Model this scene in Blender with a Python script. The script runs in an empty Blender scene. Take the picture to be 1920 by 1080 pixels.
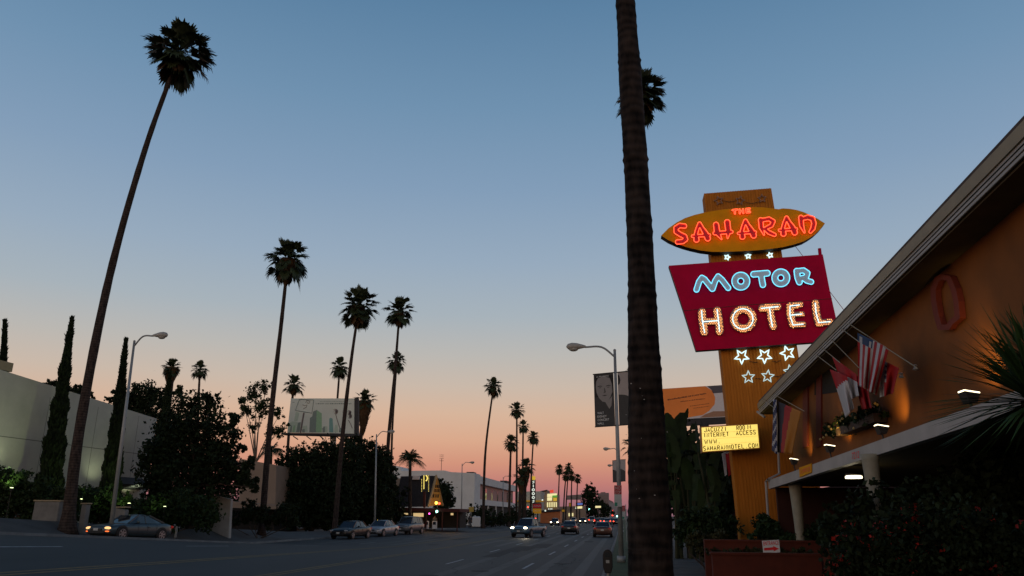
import bpy, bmesh, math, random
import numpy as np
from mathutils import Vector, Matrix
random.seed(7); rng = np.random.default_rng(7)
sc = bpy.context.scene
COL = sc.collection
R = math.radians
# ---------------------------------------------------------------- camera
F = 1420.0; EYE = 2.0; ROLL = R(0.45); VPX, VPY = 1168.0, 967.0
c0 = Vector((VPX-960, -(VPY-540), -F))
c1 = Matrix.Rotation(ROLL, 3, 'Z') @ c0
ax = math.atan2(-c1.z, c1.y)
c2 = Matrix.Rotation(ax, 3, 'X') @ c1
yaw = math.atan2(c2.x, c2.y)
RC = Matrix.Rotation(yaw, 3, 'Z') @ Matrix.Rotation(ax, 3, 'X') @ Matrix.Rotation(ROLL, 3, 'Z')
camd = bpy.data.cameras.new('camera'); cam = bpy.data.objects.new('camera', camd); COL.objects.link(cam)
cam.matrix_world = Matrix.Translation((0, 0, EYE)) @ RC.to_4x4()
camd.sensor_fit = 'HORIZONTAL'; camd.sensor_width = 36; camd.lens = F/1920*36
camd.clip_start = .1; camd.clip_end = 8000
sc.camera = cam
def ray(px, py):
    return RC @ Vector((px-960, -(py-540), -F)).normalized()
def P(px, py, Y):
    d = ray(px, py); t = Y/d.y
    return Vector((d.x*t, Y, EYE+d.z*t))
def PX(px, py, X):
    d = ray(px, py); t = X/d.x
    return Vector((X, d.y*t, EYE+d.z*t))
def H(X, Y):
    a = min(1, max(0, (-X-8)/16)); a = a*a*(3-2*a)
    b = min(2.0, max(0, -28-X))*.4*min(1, max(0, (75-Y)/20))
    return .05*max(0, min(50-Y, 45))*a+b
def XatY(px, Y, z=0.):                   # X of an upright thing seen at column px near the horizon
    return P(px, 985, Y).x
# ---------------------------------------------------------------- materials
MATS = {}
def mat(name, c, rough=.75, var=.25, scale=6., bump=0., metal=0., emit=None, es=1., spec=.4, stretch=None, det=4):
    if name in MATS: return MATS[name]
    m = bpy.data.materials.new(name); m.use_nodes = True; nt = m.node_tree; n = nt.nodes; l = nt.links
    b = n['Principled BSDF']; b.inputs['Roughness'].default_value = rough; b.inputs['Metallic'].default_value = metal
    b.inputs['Specular IOR Level'].default_value = spec
    b.inputs['Base Color'].default_value = (*c, 1)
    if var > 0 or bump > 0:
        tc = n.new('ShaderNodeTexCoord'); mp = n.new('ShaderNodeMapping')
        if stretch: mp.inputs['Scale'].default_value = stretch
        nz = n.new('ShaderNodeTexNoise'); nz.inputs['Scale'].default_value = scale; nz.inputs['Detail'].default_value = det
        nz.inputs['Roughness'].default_value = .65
        l.new(tc.outputs['Object'], mp.inputs['Vector']); l.new(mp.outputs['Vector'], nz.inputs['Vector'])
        rp = n.new('ShaderNodeValToRGB')
        rp.color_ramp.elements[0].position = .3; rp.color_ramp.elements[1].position = .7
        rp.color_ramp.elements[0].color = (*[x*(1-var) for x in c], 1)
        rp.color_ramp.elements[1].color = (*[min(1, x*(1+var)) for x in c], 1)
        l.new(nz.outputs['Fac'], rp.inputs['Fac']); l.new(rp.outputs['Color'], b.inputs['Base Color'])
        if bump > 0:
            bp = n.new('ShaderNodeBump'); bp.inputs['Strength'].default_value = min(1, bump); bp.inputs['Distance'].default_value = .03
            l.new(nz.outputs['Fac'], bp.inputs['Height']); l.new(bp.outputs['Normal'], b.inputs['Normal'])
    if emit:
        b.inputs['Emission Color'].default_value = (*emit, 1); b.inputs['Emission Strength'].default_value = es
    MATS[name] = m; return m
def srgb(r, g, b):
    return tuple(((x/255)/12.92 if x/255 <= .04045 else ((x/255+.055)/1.055)**2.4) for x in (r, g, b))
# ---------------------------------------------------------------- objects
def tag(o, label=None, cat=None, group=None, kind=None):
    if label: o['label'] = label
    if cat: o['category'] = cat
    if group: o['group'] = group
    if kind: o['kind'] = kind
    return o
def thing(name, label, cat, loc=(0, 0, 0), group=None):
    o = bpy.data.objects.new(name, None); COL.objects.link(o); o.location = loc; o.empty_display_size = .3
    return tag(o, label, cat, group)
def link(name, me, parent=None, loc=None):
    o = bpy.data.objects.new(name, me); COL.objects.link(o)
    if parent is not None:
        o.parent = parent
    if loc: o.location = loc
    return o
class MB:
    """collects geometry in WORLD coordinates (or local when parent sits at origin)"""
    def __init__(s): s.v = []; s.f = []; s.mi = []; s.m = 0
    def add(s, vs, fs, m=None):
        k = len(s.v); s.v += [tuple(v) for v in vs]; s.f += [tuple(i+k for i in f) for f in fs]
        s.mi += [s.m if m is None else m]*len(fs); return s
    def box(s, c, size, M=None, m=None):
        c = Vector(c); h = Vector(size)/2
        vs = [Vector((x*h.x, y*h.y, z*h.z)) for x in (-1, 1) for y in (-1, 1) for z in (-1, 1)]
        if M is not None: vs = [M @ v for v in vs]
        return s.add([c+v for v in vs], [(0,1,3,2),(4,6,7,5),(0,4,5,1),(2,3,7,6),(0,2,6,4),(1,5,7,3)], m)
    def box2(s, a, b, m=None):
        a = Vector(a); b = Vector(b); return s.box((a+b)/2, [abs(b[i]-a[i]) for i in range(3)], m=m)
    def poly(s, pts, m=None): return s.add(pts, [tuple(range(len(pts)))], m)
    def prism(s, pts, d, m=None):
        """extrude planar polygon pts by vector d"""
        n = len(pts); d = Vector(d); q = [Vector(p) for p in pts]
        return s.add(q+[p+d for p in q], [tuple(range(n))[::-1], tuple(range(n, 2*n))] + [(i, (i+1) % n, (i+1) % n+n, i+n) for i in range(n)], m)
    def tube(s, pts, r, n=8, closed=False, cap=True, m=None):
        pts = [Vector(p) for p in pts]; k = len(pts)
        if not hasattr(r, '__len__'): r = [r]*k
        vs = []; fs = []; up = None
        for i, p in enumerate(pts):
            if closed: t = pts[(i+1) % k]-pts[i-1]
            else: t = pts[min(i+1, k-1)]-pts[max(i-1, 0)]
            if t.length < 1e-9: t = Vector((0, 0, 1))
            t.normalize()
            if up is None:
                up = Vector((0, 1, 0)) if abs(t.y) < .9 else Vector((1, 0, 0))
            u = (up-t*up.dot(t))
            if u.length < 1e-4: u = t.orthogonal()
            u.normalize(); up = u; w = t.cross(u)
            for j in range(n):
                a = 2*math.pi*j/n; vs.append(p+(u*math.cos(a)+w*math.sin(a))*r[i])
        for i in range(k if closed else k-1):
            for j in range(n):
                a = i*n+j; b = i*n+(j+1) % n; i2 = (i+1) % k
                fs.append((a, b, i2*n+(j+1) % n, i2*n+j))
        if cap and not closed:
            fs.append(tuple(range(n))[::-1]); fs.append(tuple((k-1)*n+j for j in range(n)))
        return s.add(vs, fs, m)
    def lathe(s, c, prof, n=16, m=None, ax=None):
        """prof list of (r,z) about z through c"""
        c = Vector(c); vs = []; fs = []
        for r_, z in prof:
            for j in range(n):
                a = 2*math.pi*j/n; v = Vector((r_*math.cos(a), r_*math.sin(a), z))
                if ax is not None: v = ax @ v
                vs.append(c+v)
        for i in range(len(prof)-1):
            for j in range(n):
                fs.append((i*n+j, i*n+(j+1) % n, (i+1)*n+(j+1) % n, (i+1)*n+j))
        fs.append(tuple(range(n))[::-1]); fs.append(tuple((len(prof)-1)*n+j for j in range(n)))
        return s.add(vs, fs, m)
    def ball(s, c, r, n=10, k=6, m=None):
        r = (r, r, r) if not hasattr(r, '__len__') else r
        prof = []
        vs = []; fs = []; c = Vector(c)
        for i in range(k+1):
            t = math.pi*i/k
            for j in range(n):
                a = 2*math.pi*j/n
                vs.append(c+Vector((r[0]*math.sin(t)*math.cos(a), r[1]*math.sin(t)*math.sin(a), r[2]*math.cos(t))))
        for i in range(k):
            for j in range(n):
                fs.append((i*n+j, (i+1)*n+j, (i+1)*n+(j+1) % n, i*n+(j+1) % n))
        return s.add(vs, fs, m)
    def build(s, name, mats, parent=None, smooth=False, local=False, bevel=0):
        me = bpy.data.meshes.new(name)
        vs = s.v
        if parent is not None and not local:
            L = parent
            off = Vector((0, 0, 0))
            while L is not None: off += L.location; L = L.parent
            vs = [(v[0]-off.x, v[1]-off.y, v[2]-off.z) for v in vs]
        me.from_pydata(vs, [], s.f)
        if not isinstance(mats, (list, tuple)): mats = [mats]
        for m in mats: me.materials.append(m)
        if len(mats) > 1: me.polygons.foreach_set('material_index', s.mi)
        if smooth: me.polygons.foreach_set('use_smooth', [True]*len(me.polygons))
        me.update()
        o = link(name, me, parent)
        if bevel:
            b = o.modifiers.new('bevel', 'BEVEL'); b.width = bevel; b.segments = 2; b.limit_method = 'ANGLE'
        return o
def off_of(o):
    v = Vector((0, 0, 0))
    while o is not None: v += o.location; o = o.parent
    return v
def np_mesh(name, V, Q, mats, parent=None, mi=None, world=True):
    """V (n,3) floats, Q (m,4) ints"""
    V = np.asarray(V, dtype=np.float32).reshape(-1, 3).copy(); Q = np.asarray(Q, dtype=np.int32)
    if parent is not None and world: V -= np.array(off_of(parent), dtype=np.float32)
    k = Q.shape[1]
    me = bpy.data.meshes.new(name); me.vertices.add(len(V)); me.vertices.foreach_set('co', V.ravel())
    me.loops.add(Q.size); me.loops.foreach_set('vertex_index', Q.ravel())
    me.polygons.add(len(Q)); me.polygons.foreach_set('loop_start', np.arange(len(Q), dtype=np.int32)*k)
    if not isinstance(mats, (list, tuple)): mats = [mats]
    for m in mats: me.materials.append(m)
    if mi is not None: me.polygons.foreach_set('material_index', np.asarray(mi, dtype=np.int32))
    me.update(calc_edges=True); me.validate()
    return link(name, me, parent)
# ---------------------------------------------------------------- text
def font_mesh(body, offset=0.0):
    cu = bpy.data.curves.new('t', 'FONT'); cu.body = body; cu.size = 1; cu.offset = offset; cu.resolution_u = 3
    o = bpy.data.objects.new('t', cu); COL.objects.link(o)
    bpy.context.view_layer.update()
    dg = bpy.context.evaluated_depsgraph_get()
    me = bpy.data.meshes.new_from_object(o.evaluated_get(dg))
    bpy.data.objects.remove(o)
    vs = [v.co.copy() for v in me.vertices]; fs = [tuple(p.vertices) for p in me.polygons]
    bpy.data.meshes.remove(me)
    return vs, fs
def text_fn(mb, body, fn, m=None, offset=0.0):
    """map text bbox to fn(u,v), u right 0..1, v down 0..1"""
    vs, fs = font_mesh(body, offset)
    if not vs: return
    x0 = min(v.x for v in vs); x1 = max(v.x for v in vs); y0 = min(v.y for v in vs); y1 = max(v.y for v in vs)
    mb.add([fn((v.x-x0)/(x1-x0), 1-(v.y-y0)/(y1-y0)) for v in vs], fs, m)
def bil(q, u, v):
    a = (q[0][0]*(1-u)+q[1][0]*u, q[0][1]*(1-u)+q[1][1]*u); b = (q[3][0]*(1-u)+q[2][0]*u, q[3][1]*(1-u)+q[2][1]*u)
    return (a[0]*(1-v)+b[0]*v, a[1]*(1-v)+b[1]*v)
def text_px(mb, body, q, Y, m=None, offset=0.0):
    text_fn(mb, body, lambda u, v: P(*bil(q, u, v), Y), m, offset)
# ---------------------------------------------------------------- stroke shapes (signed distance, contours)
def sdf_shape(strokes, h=.3, pad=10):
    """strokes: list of [(x,y,r),...] ; returns (grid, x0, y0, h)"""
    al = [p for s in strokes for p in s]
    x0 = min(p[0]-p[2] for p in al)-pad*h; x1 = max(p[0]+p[2] for p in al)+pad*h
    y0 = min(p[1]-p[2] for p in al)-pad*h; y1 = max(p[1]+p[2] for p in al)+pad*h
    xs = np.arange(x0, x1, h); ys = np.arange(y0, y1, h); X, Y = np.meshgrid(xs, ys)
    D = np.full(X.shape, 1e9)
    for s in strokes:
        if len(s) == 1: s = [s[0], s[0]]
        for a, b in zip(s[:-1], s[1:]):
            dx, dy = b[0]-a[0], b[1]-a[1]; L2 = dx*dx+dy*dy+1e-12
            t = np.clip(((X-a[0])*dx+(Y-a[1])*dy)/L2, 0, 1)
            D = np.minimum(D, np.hypot(X-a[0]-t*dx, Y-a[1]-t*dy)-(a[2]+(b[2]-a[2])*t))
    return D, x0, y0, h
def contours(D, x0, y0, h, lev=0.0, step=2):
    ny, nx = D.shape; D = D-lev; segs = {}
    ins = D < 0
    cell = ins[:-1, :-1].astype(int)+ins[:-1, 1:]*2+ins[1:, 1:]*4+ins[1:, :-1]*8
    T = {1: [(3, 0)], 2: [(0, 1)], 3: [(3, 1)], 4: [(1, 2)], 5: [(3, 2), (1, 0)], 6: [(0, 2)], 7: [(3, 2)], 8: [(2, 3)], 9: [(2, 0)], 10: [(0, 3), (2, 1)], 11: [(2, 1)], 12: [(1, 3)], 13: [(1, 0)], 14: [(0, 3)]}
    def key(j, i, e):
        return {0: ('h', j, i), 1: ('v', j, i+1), 2: ('h', j+1, i), 3: ('v', j, i)}[e]
    nxt = {}
    for j, i in zip(*np.where((cell > 0) & (cell < 15))):
        for a, b in T[int(cell[j, i])]:
            nxt[key(j, i, a)] = key(j, i, b)
    def pos(k):
        t, j, i = k
        if t == 'h':
            a, b = D[j, i], D[j, i+1]; return (x0+(i+a/(a-b))*h, y0+j*h)
        a, b = D[j, i], D[j+1, i]; return (x0+i*h, y0+(j+a/(a-b))*h)
    out = []
    while nxt:
        s = next(iter(nxt)); k = s; loop = []
        while k in nxt:
            loop.append(pos(k)); k = nxt.pop(k)
        if len(loop) > 8: out.append(loop[::step])
    return out
def fill_loops(loops, fn, depth):
    """filled & extruded solid; fn(px,py)->(a,b) plane metres ; returns verts (a,b,z) faces"""
    cu = bpy.data.curves.new('f', 'CURVE'); cu.dimensions = '2D'; cu.fill_mode = 'BOTH'; cu.extrude = depth/2
    for L in loops:
        sp = cu.splines.new('POLY'); sp.points.add(len(L)-1)
        for i, p in enumerate(L):
            a, b = fn(*p); sp.points[i].co = (a, b, 0, 1)
        sp.use_cyclic_u = True
    o = bpy.data.objects.new('f', cu); COL.objects.link(o); bpy.context.view_layer.update()
    dg = bpy.context.evaluated_depsgraph_get()
    me = bpy.data.meshes.new_from_object(o.evaluated_get(dg)); bpy.data.objects.remove(o)
    vs = [v.co.copy() for v in me.vertices]; fs = [tuple(p.vertices) for p in me.polygons]; bpy.data.meshes.remove(me)
    return vs, fs
# ---------------------------------------------------------------- foliage
def leaf_cloud(blobs, n, size, seed=0, clump=.35, per=22, flat=.0, aspect=1.7):
    """blobs: (cx,cy,cz,rx,ry,rz) metres -> V,Q of leaf quads in clumps"""
    g = np.random.default_rng(seed); B = np.array(blobs, dtype=float)
    w = B[:, 3]*B[:, 4]*B[:, 5]; w = np.maximum(w, w.max()*.02)**.75; w /= w.sum()
    nc = max(6, n//per); bi = g.choice(len(B), nc, p=w)
    d = g.normal(size=(nc, 3)); d /= np.linalg.norm(d, axis=1)[:, None]
    rad = g.uniform(.2, 1.0, nc)**.5*g.choice([.85, .95, 1.05, 1.22], nc, p=[.3, .35, .25, .1])
    C = B[bi, :3]+d*B[bi, 3:]*rad[:, None]
    ci = g.integers(0, nc, n); cs = g.uniform(.5, 1.3, nc)*clump
    sc_ = np.minimum(B[bi, 3], B[bi, 5])[ci]
    pts = C[ci]+g.normal(size=(n, 3))*(cs[ci]*sc_)[:, None]*.42
    a = g.normal(size=(n, 3)); a[:, 2] -= .35; a /= np.linalg.norm(a, axis=1)[:, None]
    b = np.cross(a, g.normal(size=(n, 3))); b /= np.linalg.norm(b, axis=1)[:, None]
    s = size*g.uniform(.6, 1.35, n)[:, None]
    V = np.stack([pts-a*s*.5, pts+b*s*.5/aspect, pts+a*s*.5, pts-b*s*.5/aspect], 1).reshape(-1, 3)
    Q = np.arange(4*n).reshape(n, 4)
    return V, Q
FOL = lambda: MATS['foliage']
mat('foliage', (.012, .028, .006), .7, .5, 1.2, spec=.25)
mat('foliage_dark', (.010, .019, .006), .8, .5, 1.5, spec=.2)
mat('foliage_olive', (.028, .03, .010), .7, .4, 1.5, spec=.25)
mat('palm_leaf', (.030, .046, .018), .6, .45, 2., spec=.3)
mat('palm_dead', (.075, .045, .022), .85, .4, 3., spec=.15)
mat('bark', (.055, .038, .028), .9, .4, 7., .6)
mat('bark_pale', (.20, .17, .13), .85, .3, 4., .4)
def crown_blobs(px_blobs, Y, dr=1.0):
    out = []
    for (x, y, rx, ry) in px_blobs:
        p = P(x, y, Y); k = (Y/math.cos(math.atan2(p.x, Y)))/F*.98
        k = Y/F
        out.append((p.x, p.y+random.uniform(-.3, .3)*rx*k, p.z, rx*k, max(rx, ry)*k*dr*.9, ry*k))
    return out
def tree(name, label, Y, bx, pxb, n, size, group=None, mt='foliage_dark', bark='bark', tr=.22, cat='tree', seed=1, clump=.35, core=True):
    X = XatY(bx, Y); z0 = H(X, Y)+.05
    t = thing(name, label, cat, (X, Y, z0), group)
    bl = crown_blobs(pxb, Y)
    V, Q = leaf_cloud(bl, n, size, seed, clump)
    np_mesh('crown', V, Q, MATS[mt], t)
    m = MB(); top = Vector((X, Y, z0))
    zc = np.mean([b[2] for b in bl])
    xm = float(np.mean([b[0] for b in bl]))
    mid = Vector((X+(xm-X)*.5, Y, z0+(zc-z0)*.55))
    m.tube([top-Vector((0, 0, .2)), Vector((X, Y, z0+(mid.z-z0)*.5)), mid], [tr*1.3, tr, tr*.8], 8)
    r2 = random.Random(seed)
    for b in bl:
        c = Vector(b[:3]); e = mid.lerp(c, .5)+Vector((r2.uniform(-.3, .3), r2.uniform(-.3, .3), .2))
        m.tube([mid, e, c], [tr*.6, tr*.35, tr*.12], 6)
        for q in range(3):
            d = Vector((r2.uniform(-1, 1)*b[3], r2.uniform(-1, 1)*b[4], r2.uniform(0, 1)*b[5]))*.8
            m.tube([c.lerp(e, .4), c+d*.5, c+d], [tr*.16, tr*.1, tr*.04], 5)
    m.build('trunk', MATS[bark], t, smooth=True)
    return t
# ---------------------------------------------------------------- fan palms
def fan_crown(seed, nl=52, droop=1.0, up=85, low=-50, blades=15):
    g = random.Random(seed); V = []; Q = []; MI = []
    def leaf(az, el, pet, fl, wid, dr, mi):
        d = Vector((math.cos(az)*math.cos(el), math.sin(az)*math.cos(el), math.sin(el)))
        side = Vector((-math.sin(az), math.cos(az), 0)); nrm = side.cross(d)*-1
        if nrm.z < 0: nrm = -nrm
        base = d*pet+Vector((0, 0, -.10*pet*pet))
        # petiole
        k = len(V); w = .012
        V.extend([side*w+d*.05, -side*w+d*.05, base-side*w, base+side*w]); Q.append((k, k+1, k+2, k+3)); MI.append(mi)
        for j in range(blades):
            a = (j/(blades-1)-.5)*2*wid
            bd = (d*math.cos(a)+side*math.sin(a)); L = fl*(1-.35*abs(a)/wid)*g.uniform(.85, 1.08)
            fold = nrm*(.10*abs(math.sin(a)))
            sd = (side*math.cos(a)-d*math.sin(a))
            w0, w1 = .014, fl*.085
            p1 = base+bd*L*.5+fold; p1.z -= dr*.08*L
            p2 = base+bd*L*.82+fold; p2.z -= dr*.24*L*g.uniform(.7, 1.5)
            p3 = base+bd*L*.98+fold; p3.z -= dr*.52*L*g.uniform(.6, 1.5)
            k = len(V)
            V.extend([base-sd*w0, base+sd*w0, p1+sd*w1, p1-sd*w1, p2+sd*w1*.55, p2-sd*w1*.55, p3+sd*.004, p3-sd*.004])
            Q.extend([(k, k+1, k+2, k+3), (k+3, k+2, k+4, k+5), (k+5, k+4, k+6, k+7)]); MI.extend([mi]*3)
    for i in range(nl):
        t = (i+.5)/nl; el = R(up+(low-up)*t**.9+g.uniform(-9, 9)); az = i*2.39996+g.uniform(-.25, .25)
        leaf(az, el, g.choice((g.uniform(.10, .35), g.uniform(.36, .62), g.uniform(.42, .60))), g.uniform(.40, .56), R(g.uniform(46, 70)), g.uniform(.5, 1.4)*droop*(1 if el < R(50) else .4), 0)
    for i in range(20):
        el = R(g.uniform(-84, -58)); az = i*2.39996
        leaf(az, el, g.uniform(.2, .5), g.uniform(.35, .5), R(28), .3, 1)
    return [tuple(v) for v in V], Q, MI
CROWNS = []
for sd, nl, dr_, up, low in ((1, 58, .7, 86, -66), (2, 48, .85, 84, -60), (3, 48, .55, 82, -56), (4, 44, .7, 86, -52), (5, 76, .45, 88, -76), (6, 42, .65, 80, -46)):
    V, Q, MI = fan_crown(sd, nl, dr_, up, low)
    me = bpy.data.meshes.new('fan_crown'); me.from_pydata(V, [], Q)
    me.materials.append(MATS['palm_leaf']); me.materials.append(MATS['palm_dead']); me.polygons.foreach_set('material_index', MI); me.update()
    CROWNS.append(me)
def palm_bark(nm='palm_bark', dk=1., hi=1.):
    m = bpy.data.materials.new(nm); m.use_nodes = True; nt = m.node_tree; n = nt.nodes; l = nt.links; b = n['Principled BSDF']
    tc = n.new('ShaderNodeTexCoord'); w = n.new('ShaderNodeTexWave'); w.bands_direction = 'Z'; w.inputs['Scale'].default_value = 2.2
    w.inputs['Distortion'].default_value = 3.; w.inputs['Detail'].default_value = 3; w.inputs['Detail Scale'].default_value = 1.6
    nz = n.new('ShaderNodeTexNoise'); nz.inputs['Scale'].default_value = 9; nz.inputs['Detail'].default_value = 6
    mp = n.new('ShaderNodeMapping'); mp.inputs['Scale'].default_value = (1, 1, .35)
    l.new(tc.outputs['Object'], w.inputs['Vector']); l.new(tc.outputs['Object'], mp.inputs['Vector']); l.new(mp.outputs['Vector'], nz.inputs['Vector'])
    mx = n.new('ShaderNodeMix'); mx.data_type = 'FLOAT'; mx.inputs[0].default_value = .84
    l.new(w.outputs['Fac'], mx.inputs[2]); l.new(nz.outputs['Fac'], mx.inputs[3])
    rp = n.new('ShaderNodeValToRGB'); e = rp.color_ramp.elements
    e[0].position = .32; e[0].color = (.016*dk, .012*dk, .010*dk, 1); e[1].position = .75; e[1].color = (.072*dk*hi, .050*dk*hi*1.04, .040*dk*hi*1.08, 1)
    l.new(mx.outputs[0], rp.inputs['Fac']); l.new(rp.outputs['Color'], b.inputs['Base Color'])
    bp = n.new('ShaderNodeBump'); bp.inputs['Strength'].default_value = .9; bp.inputs['Distance'].default_value = .04
    l.new(mx.outputs[0], bp.inputs['Height']); l.new(bp.outputs['Normal'], b.inputs['Normal'])
    b.inputs['Roughness'].default_value = .9; b.inputs['Specular IOR Level'].default_value = .15
    MATS[nm] = m
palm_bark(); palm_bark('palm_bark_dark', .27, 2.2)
def curve_pts(ctrl, n):
    """catmull-rom"""
    c = [Vector(p) for p in ctrl]; c = [c[0]*2-c[1]]+c+[c[-1]*2-c[-2]]; out = []
    k = len(c)-3
    for i in range(n+1):
        t = i/n*k; s = min(int(t), k-1); u = t-s; p0, p1, p2, p3 = c[s:s+4]
        out.append(.5*((2*p1)+(p2-p0)*u+(2*p0-5*p1+4*p2-p3)*u*u+(3*p1-p0-3*p2+p3)*u**3))
    return out
def fan_palm(label, Y, bx, crown, rpx, mids=(), var=0, r0=.3, r1=.16, skirt=0, group='tall fan palms along the street', sq=1.0, flare=1.5, rw=None):
    X = XatY(bx, Y); z0 = H(X, Y)+.05
    top = P(crown[0], crown[1], Y); k = Y/F*1.26*rpx; r0 *= .78; r1 *= .8
    t = thing('fan_palm', label, 'palm tree', (X, Y, z0), group)
    ctrl = [Vector((X, Y, z0-.2))]+[P(a, b, Y) for a, b in mids]+[top-Vector((0, 0, k*.12))]
    pts = curve_pts(ctrl, 40); g = random.Random(int(bx)*3+1)
    rr = []
    for i, p in enumerate(pts):
        u = i/40; r_ = r0+(r1-r0)*min(1, u*1.1)
        r_ *= 1+(flare-1)*math.exp(-(p.z-z0)/.6)
        rr.append(r_*g.uniform(.955, 1.045))
    MB().tube(pts, rr, 12).build('trunk', MATS['palm_bark'], t, smooth=True)
    o = link('crown', CROWNS[var], t); o.location = top-Vector((X, Y, z0)); d = (pts[-1]-pts[-4]).normalized()
    q = Vector((0, 0, 1)).rotation_difference((d+Vector((0, 0, 1))).normalized())
    from mathutils import Euler
    o.rotation_mode = 'QUATERNION'; o.rotation_quaternion = q @ Euler((0, 0, g.uniform(0, 6.28))).to_quaternion()
    o.scale = (k, k, k*sq)
    if skirt:
        V = []; Q = []; L = skirt*Y/F; gg = random.Random(int(bx))
        rw = (rw or k*.45)*.85
        for i in range(420):
            u = gg.random(); a = gg.uniform(0, 6.28); r_ = rw*(1-.72*u**1.3)*gg.uniform(.75, 1.05)
            p = Vector((top.x+r_*math.cos(a), top.y+r_*math.sin(a), top.z-k*.1-u*L)); ln = gg.uniform(.35, .8)*k*.5
            s = Vector((-math.sin(a), math.cos(a), 0))*k*.05; e = Vector((-math.cos(a)*.12*k, -math.sin(a)*.12*k, -ln))
            b = len(V); V += [p-s, p+s, p+s*.3+e, p-s*.3+e]; Q.append((b, b+1, b+2, b+3))
        MB_ = MB(); MB_.add(V, Q); MB_.tube([top, top-Vector((0, 0, L*.5)), top-Vector((0, 0, L))], [rw*.8, rw*.6, r1*1.1], 10)
        MB_.build('dead_skirt', MATS['palm_dead'], t)
    return t
# ================================================================ sky and light
W = bpy.data.worlds.new('World'); sc.world = W; W.use_nodes = True; nt = W.node_tree; n = nt.nodes; l = nt.links
bg = n['Background']; tc = n.new('ShaderNodeTexCoord'); nm = n.new('ShaderNodeVectorMath'); nm.operation = 'NORMALIZE'
sx = n.new('ShaderNodeSeparateXYZ'); rp = n.new('ShaderNodeValToRGB'); l.new(tc.outputs['Generated'], nm.inputs[0])
l.new(nm.outputs[0], sx.inputs[0]); l.new(sx.outputs['Z'], rp.inputs['Fac']); l.new(rp.outputs['Color'], bg.inputs['Color'])
bg.inputs['Strength'].default_value = 1.03
# the sun has set behind the camera: a warm afterglow low in that half of the sky
dt = n.new('ShaderNodeVectorMath'); dt.operation = 'DOT_PRODUCT'; dt.inputs[1].default_value = (-.25, -.968, 0)
l.new(nm.outputs[0], dt.inputs[0])
mr = n.new('ShaderNodeMapRange'); mr.interpolation_type = 'SMOOTHSTEP'; mr.inputs['From Min'].default_value = -.05; mr.inputs['From Max'].default_value = .95
l.new(dt.outputs['Value'], mr.inputs['Value'])
mz = n.new('ShaderNodeMapRange'); mz.interpolation_type = 'SMOOTHSTEP'; mz.inputs['From Min'].default_value = .6; mz.inputs['From Max'].default_value = 0
l.new(sx.outputs['Z'], mz.inputs['Value'])
mm = n.new('ShaderNodeMath'); mm.operation = 'MULTIPLY'; l.new(mr.outputs[0], mm.inputs[0]); l.new(mz.outputs[0], mm.inputs[1])
mxr = n.new('ShaderNodeMix'); mxr.data_type = 'RGBA'; mxr.blend_type = 'ADD'; mxr.inputs[7].default_value = (.85, .56, .32, 1)
l.new(mm.outputs[0], mxr.inputs[0]); l.new(rp.outputs['Color'], mxr.inputs[6]); l.new(mxr.outputs[2], bg.inputs['Color'])
SKY = [(0, (140, 100, 112)), (1.0, (163, 108, 114)), (2.2, (189, 123, 115)), (3.6, (207, 145, 121)), (5.2, (215, 166, 137)), (7.2, (212, 178, 153)), (9.2, (199, 182, 167)), (11.5, (184, 181, 176)),
       (14.5, (165, 176, 184)), (18.5, (149, 168, 187)), (24, (129, 155, 182)), (30, (110, 143, 173)), (37, (90, 127, 160)), (45, (66, 98, 132)), (60, (42, 68, 100)), (90, (24, 42, 72))]
cr = rp.color_ramp; cr.interpolation = 'CARDINAL'; cr.interpolation = 'LINEAR'
cr.elements[0].position = 0; cr.elements[0].color = (*srgb(*SKY[0][1]), 1)
cr.elements[1].position = 1; cr.elements[1].color = (*srgb(*SKY[-1][1]), 1)
for a, c in SKY[1:-1]:
    e = cr.elements.new(math.sin(R(a))); e.color = (*srgb(*c), 1)
dusk_fill = bpy.data.lights.new('dusk_fill', 'SUN'); dusk_fill.energy = .05; dusk_fill.angle = R(20); dusk_fill.color = (1, .66, .5)  # faint warm lamp from ahead, added after sunset with no source there
so = bpy.data.objects.new('dusk_fill', dusk_fill); COL.objects.link(so); so.rotation_euler = (R(86), 0, R(160))
def lamp(name, kind, loc, energy, color, to=None, size=.05, spot=90, blend=.6):
    L = bpy.data.lights.new(name, kind); L.energy = energy; L.color = color
    if kind in ('SPOT', 'POINT'): L.shadow_soft_size = size
    if kind == 'SPOT': L.spot_size = R(spot); L.spot_blend = blend
    o = bpy.data.objects.new(name, L); COL.objects.link(o); o.location = loc
    if to is not None:
        o.rotation_mode = 'QUATERNION'; o.rotation_quaternion = (Vector(to)-Vector(loc)).to_track_quat('-Z', 'Y')
    return o
# ================================================================ ground
mat('asphalt', (.021, .0205, .020), .7, .45, .35, .25, spec=.3, stretch=(1, .15, 1), det=8)
mat('concrete', (.065, .062, .058), .85, .25, .8, .2, det=8)
mat('kerb', (.13, .13, .125), .85, .3, 1.2, .2)
mat('earth', (.04, .038, .03), .95, .3, .5, .2)
mat('lawn', (.035, .06, .015), .9, .4, 2, .2)
mat('yellow_paint', (.17, .10, .02), .7, .35, 3); mat('white_paint', (.28, .28, .28), .7, .4, 3)
KL, KR = -24.5, -0.75
def sheet(name, xs, ys, dz, m, kind='structure', fx=None):
    V = []; Q = []
    for y in ys:
        for x in xs:
            V.append((x, y, H(x, y)+dz))
    k = len(xs)
    for j in range(len(ys)-1):
        for i in range(k-1):
            a = j*k+i; Q.append((a, a+1, a+k+1, a+k))
    o = np_mesh(name, V, Q, MATS[m]); return tag(o, kind=kind)
ys = [-30, -10]+list(range(0, 61, 2))+[70, 90, 130, 200, 400, 900]
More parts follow.
